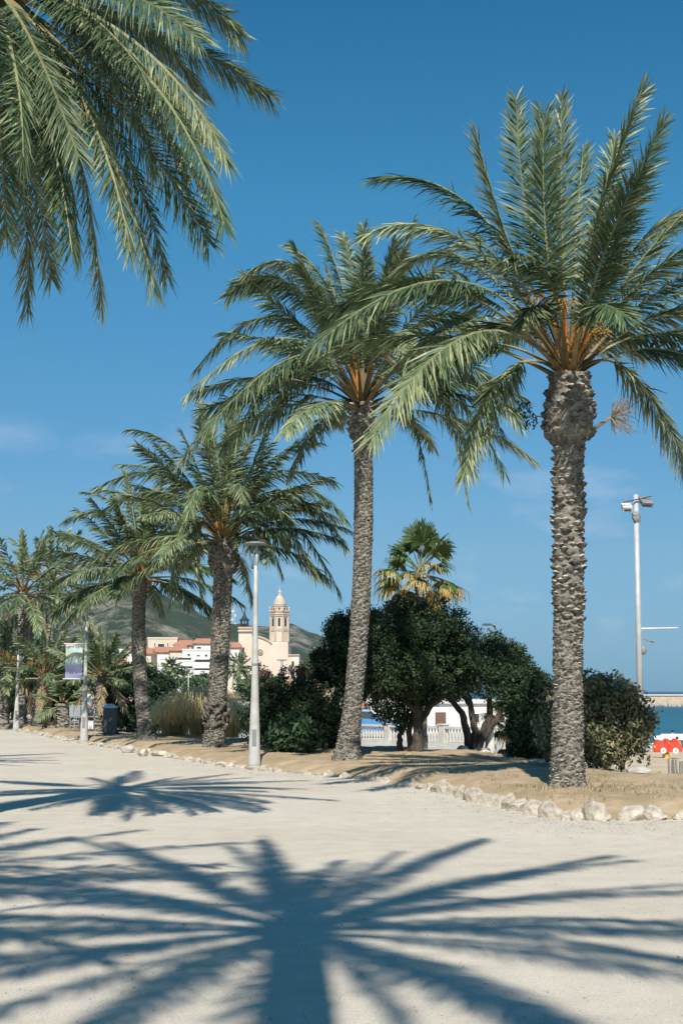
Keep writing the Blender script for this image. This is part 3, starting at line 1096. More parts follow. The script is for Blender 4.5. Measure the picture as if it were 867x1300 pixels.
# --- second palm, slender, leaning slightly
b2 = G(440, 967, 0.16); b2.z = bed_z(b2.x, b2.y) - .02
t2 = P(459, 512, b2.y)
P2F = [
    ((370, 400, -.5), (235, 505, -.8)), ((360, 370, .3), (248, 470, .6)), ((380, 340, 0), (290, 375, .2)), ((400, 330, -.6), (315, 345, -1)),
    ((410, 370, .6), (300, 360, .9)), ((430, 370, .2), (368, 312, .3)), ((440, 370, -.3), (405, 285, -.2), {'tw': .9}), ((455, 380, .2), (435, 300, .3), {'tw': .8}),
    ((462, 380, -.2), (462, 288, -.2), {'tw': 1}), ((475, 380, .4), (500, 312, .5), {'tw': .9}), ((490, 380, .5), (525, 280, .9), {'tw': .6}), ((380, 430, -.9), (300, 560, -1.6)),
    ((400, 440, .8), (340, 540, 1.5)), ((390, 420, -1.4), (250, 560, -2.2)), ((350, 440, -.3), (228, 590, -.5), {'l': .9}),
    ((540, 380, .3), (620, 430, .6)), ((550, 400, .6), (640, 560, 1.0)), ((545, 430, -.2), (596, 645, -.4), {'l': .55}), ((530, 430, .8), (600, 600, 1.4)),
    ((530, 380, -.7), (600, 370, -1.2)), ((560, 420, .2), (660, 540, .3)), ((510, 470, .3), (548, 640, .5), {'l': .5}), ((520, 340, 1), (590, 350, 2)),
    ((540, 440, -.6), (640, 600, -1)), ((500, 400, -1.4), (520, 470, -2.6)),
]
make_palm(b2, t2, 'tall slender date palm with a long smooth trunk, centre of the view', P2F, n_auto=30, L=3.7, seed=22,
          r_base=.32, r_mid=.185, lean=(.32, 0), boot=.10, bulb=(.10, 1.5), rough_from=.86, npair=120, lmax=.56, lw=.032, low=5, stalks=6, dry=0, boot_out=.04)

# --- third palm
b3 = G(272, 951, 0.14); b3.z = bed_z(b3.x, b3.y) - .02
t3 = P(285, 684, b3.y)
P3F = [
    ((240, 570, 0), (165, 545, .2)), ((220, 590, -.6), (125, 618, -1.0)), ((215, 610, .4), (128, 650, .8)), ((230, 640, -.3), (218, 765, -.5)), ((240, 650, .5), (258, 765, .6), {'l': .8}),
    ((280, 580, .2), (255, 512, .2), {'tw': .9}), ((292, 590, -.2), (300, 505, -.2), {'tw': .8}), ((300, 590, .3), (345, 520, .4)), ((330, 580, .3), (405, 562, .6)), ((330, 590, -.5), (425, 612, -.9)),
    ((350, 600, .2), (440, 695, .3)), ((350, 620, -.6), (432, 755, -1.0)), ((335, 630, .5), (400, 730, 1)), ((325, 650, -.2), (358, 728, -.3), {'l': .8}), ((330, 620, .9), (430, 660, 1.6)),
    ((300, 600, -1.4), (310, 640, -2.6)), ((260, 600, -1.4), (240, 650, -2.6)), ((240, 600, .8), (150, 590, 1.5)), ((370, 600, .1), (440, 660, .2)),
]
make_palm(b3, t3, 'stout date palm with a ring wound low on its trunk, behind the nearest street lamp', P3F, n_auto=34, L=3.3, seed=33,
          r_base=.33, r_mid=.225, lean=(.05, 0), boot=.10, bulb=(.16, 1.45), rough_from=.84, npair=100, lmax=.54, lw=.036, low=0, stalks=6, boot_out=.05, dry=0)

# lumpy collar low on its trunk
root3 = bpy.data.objects['date_palm.002']
c3 = b3.lerp(t3, .22); rr3 = np.random.default_rng(4)
mb = MB()
z_lo, z_hi = P(272, 928, b3.y).z, P(272, 890, b3.y).z
for q_ in range(46):
    a = rr3.uniform(0, 6.28); z0_ = z_lo + (z_hi - z_lo) * (.15 + .75 * rr3.uniform())
    rad_ = .27 + .06 * math.sin((z0_ - z_lo) / (z_hi - z_lo) * math.pi)
    e_ = [(c3.x + rad_ * math.cos(a + s_ * .25), c3.y + rad_ * math.sin(a + s_ * .25), z0_ + s_ * rr3.uniform(-.1, .1) + .04 * (1 - abs(s_))) for s_ in (-1, 0, 1)]
    mb.tube(e_, [.02, .055, .02], 6)
part(mb, 'trunk_collar', [M['boot']], root3, smooth=True)
# --- fourth palm
b4 = G(187, 944, 0.1); b4.z = bed_z(b4.x, b4.y) - .02
t4 = P(179, 730, b4.y)
P4F = [
    ((150, 640, 0), (82, 662, .2)), ((160, 640, .2), (103, 625, .5), {'l': .6}), ((170, 650, 0), (160, 600, .2)), ((190, 650, .2), (215, 590, .4)),
    ((210, 660, 0), (262, 640, .2)), ((215, 680, -.5), (258, 735, -.8)),
]
make_palm(b4, t4, 'leaning date palm with a dark ragged collar, beside the dry pampas grass', P4F, n_auto=44, L=2.75, seed=44,
          r_base=.30, r_mid=.19, lean=(-.28, 0), boot=.10, bulb=(.10, 1.7), rough_from=.86, dry=0, npair=90, lmax=.5, lw=.038, low=-5, stalks=7)

# --- left row: the palm whose fronds hang into the top left corner
DR_ = .16
tB = P(-22, -30, 14.5)
bB = Vector((-5.3, 14.3, 0.0))
PBF = [
    ((215, 40, .8), (342, 122, 1.0), {'tw': .4}), ((200, -40, .5), (306, 45, .4)), ((180, 40, -.4), (287, 200, -.6)), ((160, 50, .5), (282, 190, 1)), ((190, 70, -.6), (285, 285, -1.0)),
    ((120, 30, -1), (200, 215, -1.6)), ((160, 60, 0), (238, 225, .2)), ((130, 110, .2), (212, 350, .3)), ((110, 100, -.6), (196, 365, -.8)), ((90, 120, .3), (130, 388, .4)),
    ((110, 110, -.9), (166, 320, -1.4)), ((70, 110, 1), (102, 325, 1.5)), ((55, 110, -.8), (92, 320, -1.4)), ((30, 150, .4), (36, 392, .5)), ((0, 120, -.6), (8, 300, -1.0)),
    ((-20, 100, .2), (-45, 340, .3)), ((-60, 80, -.6), (-120, 300, -.9)), ((-80, 60, .6), (-200, 240, 1)), ((-100, 20, 0), (-260, 180, 0)), ((-120, -60, -.5), (-300, 40, -.8)),
    ((60, -120, .3), (240, -100, .5)), ((150, 0, 1.3), (260, 120, 2.3)), ((100, 0, -1.2), (180, 90, -2.2)), ((20, 60, -1.4), (30, 200, -2.6)), ((30, 80, 1.2), (70, 260, 2.2)),
    ((-30, -140, 0), (-120, -330, .2)), ((20, -180, 0), (60, -360, .2)), ((40, 40, -1.1), (100, 200, -1.8)),
]
make_palm(bB, tB, 'date palm hanging its drooping fronds into the top left corner', PBF, n_auto=24, L=3.6, seed=55, r_base=.4, r_mid=.26, lean=(-.7, .1),
          npair=180, lmax=.46, lw=.0175, low=-45, stalks=3, group='date palms on the left of the walk', dry=0)

# --- palms standing outside the picture whose shadows cross the walk
make_palm((-.05, -1.3, 0), (-.5, -.75, 10.7), 'date palm beside the viewer, its crown shadow spreading over the foreground paving', (), n_auto=54, L=4.9, seed=83, lean=(.1, 0),
          r_base=.26, r_mid=.185, boot_out=.015, npair=110, lmax=.33, lw=.034, low=-14, sag=.46, u0a=.10, stalks=2, single_crown=True, group='date palms on the left of the walk', rough_from=1.0, dry=0, bulb=(.06, 1.35))
make_palm((-5.6, 2.0, 0), (-4.9, 2.2, 9.6), 'date palm at the far left edge of the foreground shadow', (), n_auto=38, L=4.3, seed=77,
          npair=70, lmax=.55, lw=.045, low=-20, stalks=0, single_crown=True, group='date palms on the left of the walk', rough_from=1.0, dry=0)
make_palm((9.0, 8.2, 0), (9.0, 8.2, 8.6), 'date palm off to the right, only its frond tips shading the paving', (), n_auto=40, L=4.4, seed=88,
          npair=60, low=-20, stalks=0, single_crown=True, group='date palms on the right of the walk', rough_from=1.0, dry=0)
make_palm((-10.6, 24.5, 0), (-10.4, 24.6, 8.4), 'date palm further up the left row, its shadow crossing the walk beyond the second one', (), n_auto=46, L=3.9, seed=99,
          npair=60, low=-30, stalks=0, single_crown=True, group='date palms on the left of the walk', rough_from=1.0, dry=0)
make_palm((-16.5, 38, 0), (-16.4, 38, 9), 'date palm farthest up the left row, its shadow ending at the left border', (), n_auto=40, L=4.2, seed=101,
          npair=50, lw=.05, low=-30, stalks=0, single_crown=True, group='date palms on the left of the walk', rough_from=1.0, dry=0)

# --- smaller and farther palms on the left side of the bed
def far_palm(pb, pt, D, L, label, seed, rm=.2, n=36, low=-20, npair=40, lmax=.42, lw=.06, stalks=3, lean=(0, 0), dry=3, sag=.3, bulb=(.1, 1.4)):
    b = P(pb[0], pb[1], D); t_ = P(pt[0], pt[1], D)
    return make_palm(b, t_, label, (), n_auto=n, L=L, seed=seed, r_base=rm * 1.3, r_mid=rm, low=low, npair=npair, lmax=lmax, lw=lw, stalks=stalks, lean=lean, dry=dry, sag=sag,
                     boot=.13, bulb=bulb, rough_from=0.0)

far_palm((127, 936), (131, 856), 49, 1.75, 'small date palm with upright fronds and grey trunk, left of the round green tree', 201, rm=.15, n=32, low=5, lw=.04, lmax=.34, stalks=0, lean=(-.1, 0), bulb=(.4, 1.25), sag=.15)
far_palm((48, 923), (57, 858), 58, 2.1, 'medium date palm with bushy upright crown, third trunk from the left border', 202, rm=.17, n=28, low=5, lw=.05, stalks=2, lean=(-.25, 0))
far_palm((27, 922), (30, 752), 60, 2.9, 'tall date palm rising behind the leftmost street lamp', 203, rm=.2, n=34, low=-18, lw=.06, lmax=.5, stalks=3)
far_palm((62, 918), (66, 738), 66, 2.8, 'date palm with a hanging yellowed skirt, right of the tall leftmost palm', 204, rm=.2, n=32, low=-40, lw=.055, lmax=.46, stalks=2, dry=5)
far_palm((4, 924), (10, 842), 60, 2.0, 'short stout date palm at the left border of the view', 205, rm=.22, n=24, low=-20, lw=.06, stalks=5, dry=3)
far_palm((81, 928), (80, 893), 55, 1.0, 'stubby date palm trunk in the shade of the dark trees, left of the banner lamp', 206, rm=.21, n=9, low=-10, lw=.05, stalks=0, dry=2)


# ------------------------------------------------------------------ fan palms
def fan_palm(base, top, label, n, R_, seed, rm=.16, yellow_from=.7, trunk=True, group=None, low=-70, nseg=34):
    r = np.random.default_rng(seed)
    base = Vector(base); top = Vector(top)
    t = empty('fan_palm', base, label, 'palm tree', group)
    mb, C = palm_trunk(base, top, rm * 1.3, rm, rm, r, (0, 0), 0.0, .1, (.1, 1.2), .5)
    part(mb, 'trunk', [M['boot'], M['boot_cut'], M['bark_low']], t)
    tp = np.array(top)
    for i in range(n):
        f = (i + .5) / n
        el = math.radians(88 + (low - 88) * f ** 1.1) + r.normal(0, .16)
        az = i * 2.39996 + r.normal(0, .35)
        d = np.array([math.cos(az) * math.cos(el), math.sin(az) * math.cos(el), math.sin(el)])
        side = np.array([-math.sin(az), math.cos(az), 0])
        up = np.cross(side, d)
        pl_ = R_ * .62 * r.uniform(.7, 1.2)
        hub = tp + d * pl_ + np.array([0, 0, -.08 * pl_ * (f * 2)])
        quads, mi, tn = [], [], []
        # petiole
        w = .018
        for ax in (side, up):
            quads.append([tp - ax * w, tp + ax * w, hub + ax * w * .7, hub - ax * w * .7]); mi.append(1); tn.append(.5)
        yel = f > yellow_from + r.normal(0, .08)
        for k in range(nseg):
            a = math.radians(-105 + 210 * k / (nseg - 1))
            dd = d * math.cos(a) + side * math.sin(a) + up * (.12 + .35 * abs(math.sin(a)))
            dd /= np.linalg.norm(dd)
            ll = R_ * .48 * (1 - .3 * abs(a) / 2.2) * r.uniform(.85, 1.12)
            perp = np.cross(dd, up + r.normal(0, .15, 3)); perp /= np.linalg.norm(perp)
            ww = R_ * .02
            m1 = hub + dd * ll * .55 + np.array([0, 0, -.03 * ll])
            m2 = hub + dd * ll * .82 + np.array([0, 0, -ll * (.02 + .22 * f) * r.uniform(.4, 1.6)])
            m3 = hub + dd * ll * .92 + np.array([0, 0, -ll * (.06 + .55 * f) * r.uniform(.4, 1.6)])
            quads += [[hub - perp * ww * .15, hub + perp * ww * .15, m1 + perp * ww, m1 - perp * ww],
                      [m1 - perp * ww, m1 + perp * ww, m2 + perp * ww * .6, m2 - perp * ww * .6],
                      [m2 - perp * ww * .6, m2 + perp * ww * .6, m3 + perp * ww * .1, m3 - perp * ww * .1]]
            tb = np.clip(.45 + r.normal(0, .18), 0, 1)
            y_ = (f > yellow_from - .25) and r.uniform() < .75
            mi += [3 if (yel and r.uniform() < .45) else 0] + [3 if (y_ and r.uniform() < .7) else 0] + [3 if (y_ or r.uniform() < .1) else 0]
            tn += [tb, tb, min(1, tb + .2)]
        fast_mesh('fan_leaf', np.array(quads), None, [M['fan_leaf'], M['rachis'], M['petiole'], M['fan_yellow']], np.array(mi), np.array(tn), parent=t, origin=np.array(base))
    return t


D_ = 42
fan_palm(P(534, 945, D_), P(534, 727, D_), 'fan palm with yellowing lower leaves standing above the dark round tree', 36, 1.5, 301, yellow_from=.72, low=-62, nseg=34)
fan_palm(P(648, 957, 38), P(648, 917, 38), 'low fan palm in the shade right of the white lamp column', 20, 1.0, 302, rm=.11, yellow_from=.85, low=-50)


# ------------------------------------------------------------------ broadleaf trees and shrubs
def broad_tree(base, stems, lobes, label, n, size, m, seed, clump=.35, cat='tree', name='tree', group=None, kper=14, fill=.3):
    r = np.random.default_rng(seed)
    random.seed(seed)
    base = Vector(base)
    t = empty(name, base, label, cat, group)
    if stems:
        mb = MB()
        for pts, rad in stems:
            # subdivide with wobble
            pp, rr = [], []
            for i in range(len(pts) - 1):
                a, b = Vector(pts[i]), Vector(pts[i + 1])
                for k in range(5):
                    u = k / 5
                    q = a.lerp(b, u)
                    if i + k > 0: q += Vector((random.uniform(-1, 1), random.uniform(-1, 1), random.uniform(-1, 1))) * rad[i] * .18
                    pp.append(q); rr.append(rad[i] + (rad[i + 1] - rad[i]) * u)
            pp.append(Vector(pts[-1])); rr.append(rad[-1])
            mb.tube(pp, rr, n=10, jit=.08)
        part(mb, 'trunk', [M['bark']], t, smooth=True)
    V, tn = foliage(lobes, n, size, r, clump, kper, fill)
    fast_mesh('crown' if stems else 'foliage', V, None, [m], None, tn, parent=t, origin=np.array(base))
    return t


def LB(px, py, D, rx, rz, dd=0.0, ry=None):
    """a crown lobe from its outline: centre pixel, half width and half height in pixels"""
    c = P(px, py, D + dd)
    k = (D + dd) / F
    return (c.x, c.y, c.z, rx * k, (ry if ry is not None else rx) * k, rz * k)


def gpt(px, py):
    g = G(px, py, 0.12)
    g.z = bed_z(g.x, g.y) - .03
    return g

# T1 big dark round tree
DT = 33.2
g = P(528, 962, DT); g.z = bed_z(g.x, g.y) - .05
stems = [([g, P(530, 930, DT), P(532, 895, DT), P(520, 850, DT)], [.17, .12, .10, .05]), ([P(530, 920, DT), P(548, 895, DT), P(580, 868, DT)], [.09, .07, .04]),
         ([P(531, 905, DT), P(505, 880, DT), P(490, 850, DT)], [.08, .06, .03]),
         ([P(508, 955, DT + .7) , P(507, 935, DT + .7), P(520, 905, DT + .7)], [.08, .06, .05]), ([P(521, 956, DT + .5), P(519, 930, DT + .5), P(528, 890, DT + .5)], [.08, .07, .05])]
lobes = [LB(535, 830, DT, 66, 62), LB(490, 845, DT, 40, 48, -.3), LB(585, 845, DT, 36, 44, .2), LB(510, 800, DT, 42, 36, .3), LB(560, 808, DT, 38, 38), LB(505, 890, DT, 36, 32, .5), LB(530, 870, DT, 50, 32, .4),
         LB(478, 880, DT, 16, 28, .3)]
broad_tree(g, stems, lobes, 'dense dark evergreen tree with a round dome crown and straight trunk before the balustrade', 64000, .085, M['leaf_dark'], 401, clump=.26)

# T2 spreading multi-stem tree
DT = 35.5
g = P(598, 955, DT); g.z = bed_z(g.x, g.y) - .05
stems = [([g, P(594, 938, DT), P(586, 905, DT), P(566, 882, DT)], [.13, .10, .08, .05]), ([g, P(603, 930, DT), P(597, 895, DT), P(580, 872, DT)], [.12, .10, .07, .05]),
         ([g, P(612, 935, DT), P(622, 905, DT), P(621, 880, DT)], [.13, .11, .08, .05]), ([P(610, 940, DT), P(628, 915, DT), P(640, 895, DT), P(634, 872, DT)], [.10, .08, .06, .04]),
         ([P(600, 905, DT), P(596, 885, DT), P(588, 865, DT)], [.05, .04, .03])]
lobes = [LB(610, 850, DT, 56, 36), LB(580, 855, DT, 34, 28), LB(640, 852, DT, 34, 34), LB(618, 828, DT, 34, 26, .3), LB(655, 870, DT, 22, 26, -.2), LB(668, 868, DT, 26, 30, -.1), LB(570, 845, DT, 26, 30)]
broad_tree(g, stems, lobes, 'spreading tree with several curved bare stems rising from one stone-ringed base', 46000, .08, M['leaf_dark'], 402, clump=.25)

# T3 dark tree hanging to the ground
DT = 31.0
g = P(700, 972, DT); g.z = bed_z(g.x, g.y) - .05
stems = [([g, P(698, 930, DT), P(690, 890, DT)], [.14, .10, .06])]
lobes = [LB(680, 915, DT, 34, 62), LB(705, 925, DT, 32, 56), LB(660, 900, DT, 22, 40, .3), LB(690, 945, DT, 36, 36, -.2), LB(650, 875, DT, 20, 28, .5), LB(668, 955, DT, 20, 22, 0)]
broad_tree(g, stems, lobes, 'dark tree whose foliage hangs to the ground, left of the tallest palm', 50000, .09, M['leaf_dark'], 403, clump=.26)

# B1 oleander bush right, brownish
DT = 27.0
g = P(770, 985, DT); g.z = bed_z(g.x, g.y) - .05
stems = [([g, P(772, 960, DT), P(790, 920, DT)], [.06, .04, .02]), ([g + Vector((-.3, .1, 0)), P(755, 950, DT), P(740, 910, DT)], [.06, .04, .02]), ([g + Vector((.3, .0, 0)), P(788, 950, DT), P(800, 920, DT)], [.05, .04, .02]),
         ([g + Vector((-.9, .1, 0)), P(715, 950, DT), P(705, 910, DT)], [.05, .04, .02])]
lobes = [LB(765, 905, DT, 40, 48), LB(795, 915, DT, 32, 44), LB(720, 905, DT, 34, 50), LB(745, 880, DT, 28, 30), LB(700, 930, DT, 20, 44, -.2), LB(770, 945, DT, 44, 32), LB(722, 950, DT, 28, 28), LB(805, 925, DT, 22, 36)]
t = broad_tree(g, stems, lobes, 'brown-green oleander bush behind the tallest palm, at the beach side of the bed', 24000, .115, M['leaf_oleander'], 404, clump=.34, cat='bush', name='oleander_bush', fill=.4)

# T0 left dark tree behind the slender palm
DT = 36.5
g = P(425, 950, DT); g.z = bed_z(g.x, g.y) - .05
stems = [([g, P(426, 910, DT), P(430, 860, DT)], [.12, .09, .05])]
lobes = [LB(438, 822, DT, 34, 42), LB(420, 850, DT, 26, 26), LB(408, 838, DT, 16, 14), LB(452, 860, DT, 26, 40), LB(425, 795, DT, 16, 18), LB(460, 800, DT, 30, 34)]
broad_tree(g, stems, lobes, 'dark loose-crowned tree directly behind the slender palm trunk', 30000, .09, M['leaf_dark'], 405, clump=.28)

# hedge mass
DT = 35.0
g = P(370, 950, DT); g.z = bed_z(g.x, g.y) - .05
lobes = [LB(340, 905, DT, 34, 40), LB(380, 905, DT, 36, 42), LB(415, 905, DT, 34, 42), LB(325, 925, DT, 22, 26), LB(360, 925, DT, 40, 26), LB(430, 930, DT, 22, 24), LB(400, 930, DT, 36, 24), LB(350, 880, DT, 28, 22)]
broad_tree(g, None, lobes, 'wide dark hedge of evergreen shrubs between the nearest street lamp and the slender palm', 44000, .09, M['leaf_dark'], 406, clump=.28, cat='hedge', name='hedge')
# leafy lighter shrub in front
DT = 33.5
g = P(372, 955, DT); g.z = bed_z(g.x, g.y) - .03
lobes = [LB(372, 928, DT, 26, 22), LB(355, 938, DT, 16, 15), LB(390, 935, DT, 18, 17)]
broad_tree(g, None, lobes, 'low glossy broad-leaved shrub growing in front of the dark hedge', 2600, .17, M['leaf_mid'], 407, clump=.4, cat='bush', name='shrub', kper=10)
# twigs with pinkish leaves above the hedge
DT = 36.0
r = np.random.default_rng(5)
g = P(350, 940, DT); g.z = bed_z(g.x, g.y)
t = empty('oleander_bush', g, 'sparse reddish-leaved bush poking above the dark hedge, below the church', 'bush')
mb = MB(); lob = []
for i in range(26):
    x = r.uniform(322, 392); y = r.uniform(842, 868) + (x - 340) * .12
    top_ = P(x, y, DT + r.uniform(-.4, .4))
    mb.tube([P(x + r.uniform(-6, 6), 900, DT), P(x + r.uniform(-3, 3), 875, DT), top_], [.015, .012, .006], n=5)
    lob.append((top_.x, top_.y, top_.z - .05, .12, .12, .14))
    if r.uniform() < .6: lob.append((top_.x + r.normal(0, .06), top_.y, top_.z - .25, .1, .1, .12))
part(mb, 'trunk', [M['bark']], t)
V, tn = foliage(lob, 2200, .09, r, .2, 12)
fast_mesh('foliage', V, None, [M['leaf_red']], None, tn, parent=t, origin=np.array(g))

# round green tree on the left behind palm four
DT = 50
g = P(180, 932, DT)
stems = [([g, P(180, 910, DT), P(182, 880, DT)], [.14, .11, .07])]
lobes = [LB(165, 885, DT, 36, 38), LB(200, 890, DT, 32, 36), LB(180, 865, DT, 30, 22), LB(150, 905, DT, 18, 24), LB(215, 905, DT, 18, 22), LB(185, 910, DT, 40, 20)]
broad_tree(g, stems, lobes, 'round mid-green tree behind the leaning palm, left of the pampas grass', 40000, .12, M['leaf_mid'], 408, clump=.36)
# dark trees far left
for i, (px, py, rx, rz, D, lab) in enumerate([(105, 870, 30, 42, 64, 'dark evergreen tree behind the banner lamp'), (66, 868, 28, 40, 66, 'dark evergreen tree behind the stubby palm trunk'),
                                         (18, 868, 32, 40, 70, 'dark evergreen tree behind the leftmost lamp')]):
    g = P(px, 920, D)
    stems = [([g, P(px, 900, D), P(px + 2, 870, D)], [.15, .12, .08])]
    lobes = [LB(px, py, D, rx, rz * .8), LB(px - 12, py + 14, D, rx * .7, rz * .75), LB(px + 13, py + 12, D, rx * .7, rz * .75), LB(px, py - 15, D, rx * .6, rz * .5)]
    broad_tree(g, stems, lobes, lab, 20000, .15, M['leaf_dark'], 410 + i, clump=.45, group='dark trees on the far left')
# distant greenery along the street
for i, (px, py, rx, rz, D, lab) in enumerate([(258, 872, 24, 12, 150, 'clipped green tree row by the white terraces'), (330, 872, 30, 13, 160, 'green tree clump at the foot of the church'),
                                         (392, 850, 14, 12, 250, 'small green tree right of the church'), (440, 850, 22, 12, 200, 'distant green tree behind the slender palm'), (146, 858, 18, 10, 160, 'green tree low between the small palm and the round tree')]):
    g = P(px, py + rz + 6, D)
    lobes = [LB(px, py, D, rx * .7, rz), LB(px - rx * .5, py + 2, D, rx * .5, rz * .8), LB(px + rx * .5, py + 2, D, rx * .5, rz * .8)]
    stems = [([g, P(px, py, D)], [.3, .2])]
    broad_tree(g, stems, lobes, lab, 5000, .5, M['leaf_far'], 420 + i, clump=1.6, group='distant street trees')


# ------------------------------------------------------------------ grasses
def pampas(px, py, D, w, h, n, label, seed):
    r = np.random.default_rng(seed)
    g = P(px, py, D); g.z = bed_z(g.x, g.y) - .02
    q, tn = [], []
    k = D / F
    for i in range(n):
        a = r.uniform(0, 6.28); lean = r.uniform(.05, .85)
        b = np.array([g.x + r.normal(0, w * k * .15), g.y + r.normal(0, w * k * .10), g.z])
        hh = h * k * r.uniform(.55, 1.1)
        d = np.array([math.cos(a) * lean, math.sin(a) * lean, 1.0]); d /= np.linalg.norm(d)
        side = np.array([-math.sin(a), math.cos(a), 0]) * .012
        m1 = b + d * hh * .6
        m2 = m1 + (d + np.array([math.cos(a) * .5, math.sin(a) * .5, -.3])) * hh * .35
        m3 = m2 + (np.array([math.cos(a) * .4, math.sin(a) * .4, -.8])) * hh * .28
        q += [[b - side, b + side, m1 + side, m1 - side], [m1 - side, m1 + side, m2 + side * .7, m2 - side * .7], [m2 - side * .7, m2 + side * .7, m3 + side * .1, m3 - side * .1]]
        t_ = np.clip(r.normal(.5, .25), 0, 1)
        tn += [t_ * .5, t_, min(1, t_ + .2)]
    o = fast_mesh('pampas_grass', np.array(q), None, [M['pampas']], None, np.array(tn), origin=np.array(g))
    tag(o, label, 'grass clump', 'dry pampas grass clumps')
    return o

pampas(222, 934, 46, 36, 48, 2200, 'green-gold pampas clump right of the leaning palm', 1)
pampas(256, 936, 45, 36, 68, 2400, 'tallest straw-coloured pampas clump, left of the stout palm trunk', 2)
pampas(292, 938, 44, 24, 50, 1500, 'straw pampas clump just right of the stout palm trunk', 3)

# thin ground cover on the bed (stuff)
r = np.random.default_rng(91)
q, tn = [], []
for i in range(2600):
    if i < 500:   # round the foot of the tall palm and near front
        x = b1.x + r.normal(0.2, .7); y = b1.y - .1 + r.normal(0, .55)
    else:
        f = r.uniform(0.05, .45); j = int(f * NF); s = r.uniform(.06, .9)
        p = FRs[j].lerp(BKs[j], s); x, y = p.x + r.normal(0, .05), p.y
        if nz(x, y, 1.1, 4) < .05: continue
    z = bed_z(x, y) if i % 3 == 0 or i < 500 else bed_prof(.5, x, y)
    if z == 0.0: continue
    if i >= 500: z = bed_z(x, y)
    for k in range(3):
        a = r.uniform(0, 6.28); h = r.uniform(.02, .07)
        b = np.array([x + r.normal(0, .02), y + r.normal(0, .02), z - .01])
        sd = np.array([-math.sin(a), math.cos(a), 0]) * .004
        m1 = b + np.array([math.cos(a) * h * .5, math.sin(a) * h * .5, h])
        q.append([b - sd, b + sd, m1 + sd * .4, m1 - sd * .4]); tn.append(r.uniform())
o = fast_mesh('grass', np.array(q), None, [M['grass']], None, np.array(tn))
tag(o, kind='stuff')


# ------------------------------------------------------------------ stones
def stone_mesh(name, seed, sx, sy, sz, m, sub=3, rough=.28):
    bm = bmesh.new()
    bmesh.ops.create_icosphere(bm, subdivisions=sub, radius=1)
    rr = random.Random(seed)
    # chop with planes for broken facets
    cuts = []
    for i in range(9):
        n = Vector((rr.gauss(0, 1), rr.gauss(0, 1), rr.gauss(0, 1))).normalized()
        cuts.append((n, rr.uniform(.48, .82)))
    for v in bm.verts:
        p = v.co
        for n, d in cuts:
            k = p.dot(n)
            if k > d: p -= n * (k - d) * .92
        p *= 1 + rough * .35 * mnoise.noise(p * 1.7 + Vector((seed, 0, 0))) + .05 * mnoise.noise(p * 6)
        v.co = Vector((p.x * sx, p.y * sy, p.z * sz))
    me = bpy.data.meshes.new(name)
    bm.to_mesh(me); bm.free()
    me.materials.append(m)
    return me

EST = [stone_mesh('edging_stone', 500 + i, .185, .14, .135 + .025 * (i % 3), M['rock'], rough=.5) for i in range(9)]
ORD = ['nearest', 'second', 'third', 'fourth', 'fifth', 'sixth', 'seventh', 'eighth', 'ninth', 'tenth', 'eleventh', 'twelfth', 'thirteenth', 'fourteenth', 'fifteenth', 'sixteenth', 'seventeenth', 'eighteenth', 'nineteenth', 'twentieth', 'twenty-first', 'twenty-second', 'twenty-third', 'twenty-fourth']
nvis = 0
cum = 0; last = None; cnt = 0
rs = random.Random(3)
nxt = 0
for i in range(0, NF - 1):
    a, b = FRs[i], FRs[i + 1]
    seg = (b - a).length
    steps = max(1, int(seg / .05))
    for k in range(steps):
        p = a.lerp(b, k / steps)
        cum += seg / steps
        if p.x > 9.5 or p.y > 58: continue
        if cum < nxt: continue
        right = p.y < 23.5
        w = rs.uniform(.24, .42) if right else rs.uniform(.20, .42)
        nxt = cum + w * (rs.uniform(.8, 1.05) if right else rs.uniform(1.0, 1.9))
        if cnt > 180: break
        o = bpy.data.objects.new('edging_stone', EST[rs.randrange(9)])
        COL.objects.link(o)
        sc = w / .34
        vs_ = rs.uniform(.75, 1.15) if right else rs.uniform(.35, .75)
        o.scale = (sc, sc * rs.uniform(.8, 1.1), vs_)
        o.location = (p.x, p.y + rs.uniform(-.04, .06) + .05, .02 + .02 * vs_ if right else rs.uniform(-.01, .04))
        o.rotation_euler = (rs.uniform(-.2, .2), rs.uniform(-.2, .2), rs.uniform(-.5, .5) + (0 if p.x > 3 else .5))
        pxs = 433.5 + F * p.x / (p.y * cp)
        if pxs > 872:
            lab_ = 'pale limestone edging stone just beyond the right border of the view'
        elif nvis < 24:
            lab_ = f'{["small", "medium", "broad"][min(2, int((w - .24) / .06))]} pale limestone edging stone, {ORD[nvis]} from the right border'
            nvis += 1
        else:
            lab_ = 'small half-buried limestone in the kerb line left of the tallest palm'
        tag(o, lab_, 'stone', 'limestone edging stones of the planted bed')
        cnt += 1

def rock(name, px, py, D, w, h, label, seed, m='rock', d=.8, group=None):
    k = D / F
    me = stone_mesh(name, seed, w * k / 2, w * k / 2 * d, h * k / 2, M[m])
    o = bpy.data.objects.new(name, me); COL.objects.link(o)
    p = P(px, py, D)
    p.z = max(p.z, bed_z(p.x, p.y) + h * k * .18)
    o.location = p
    tag(o, label, 'rock', group)
    return o

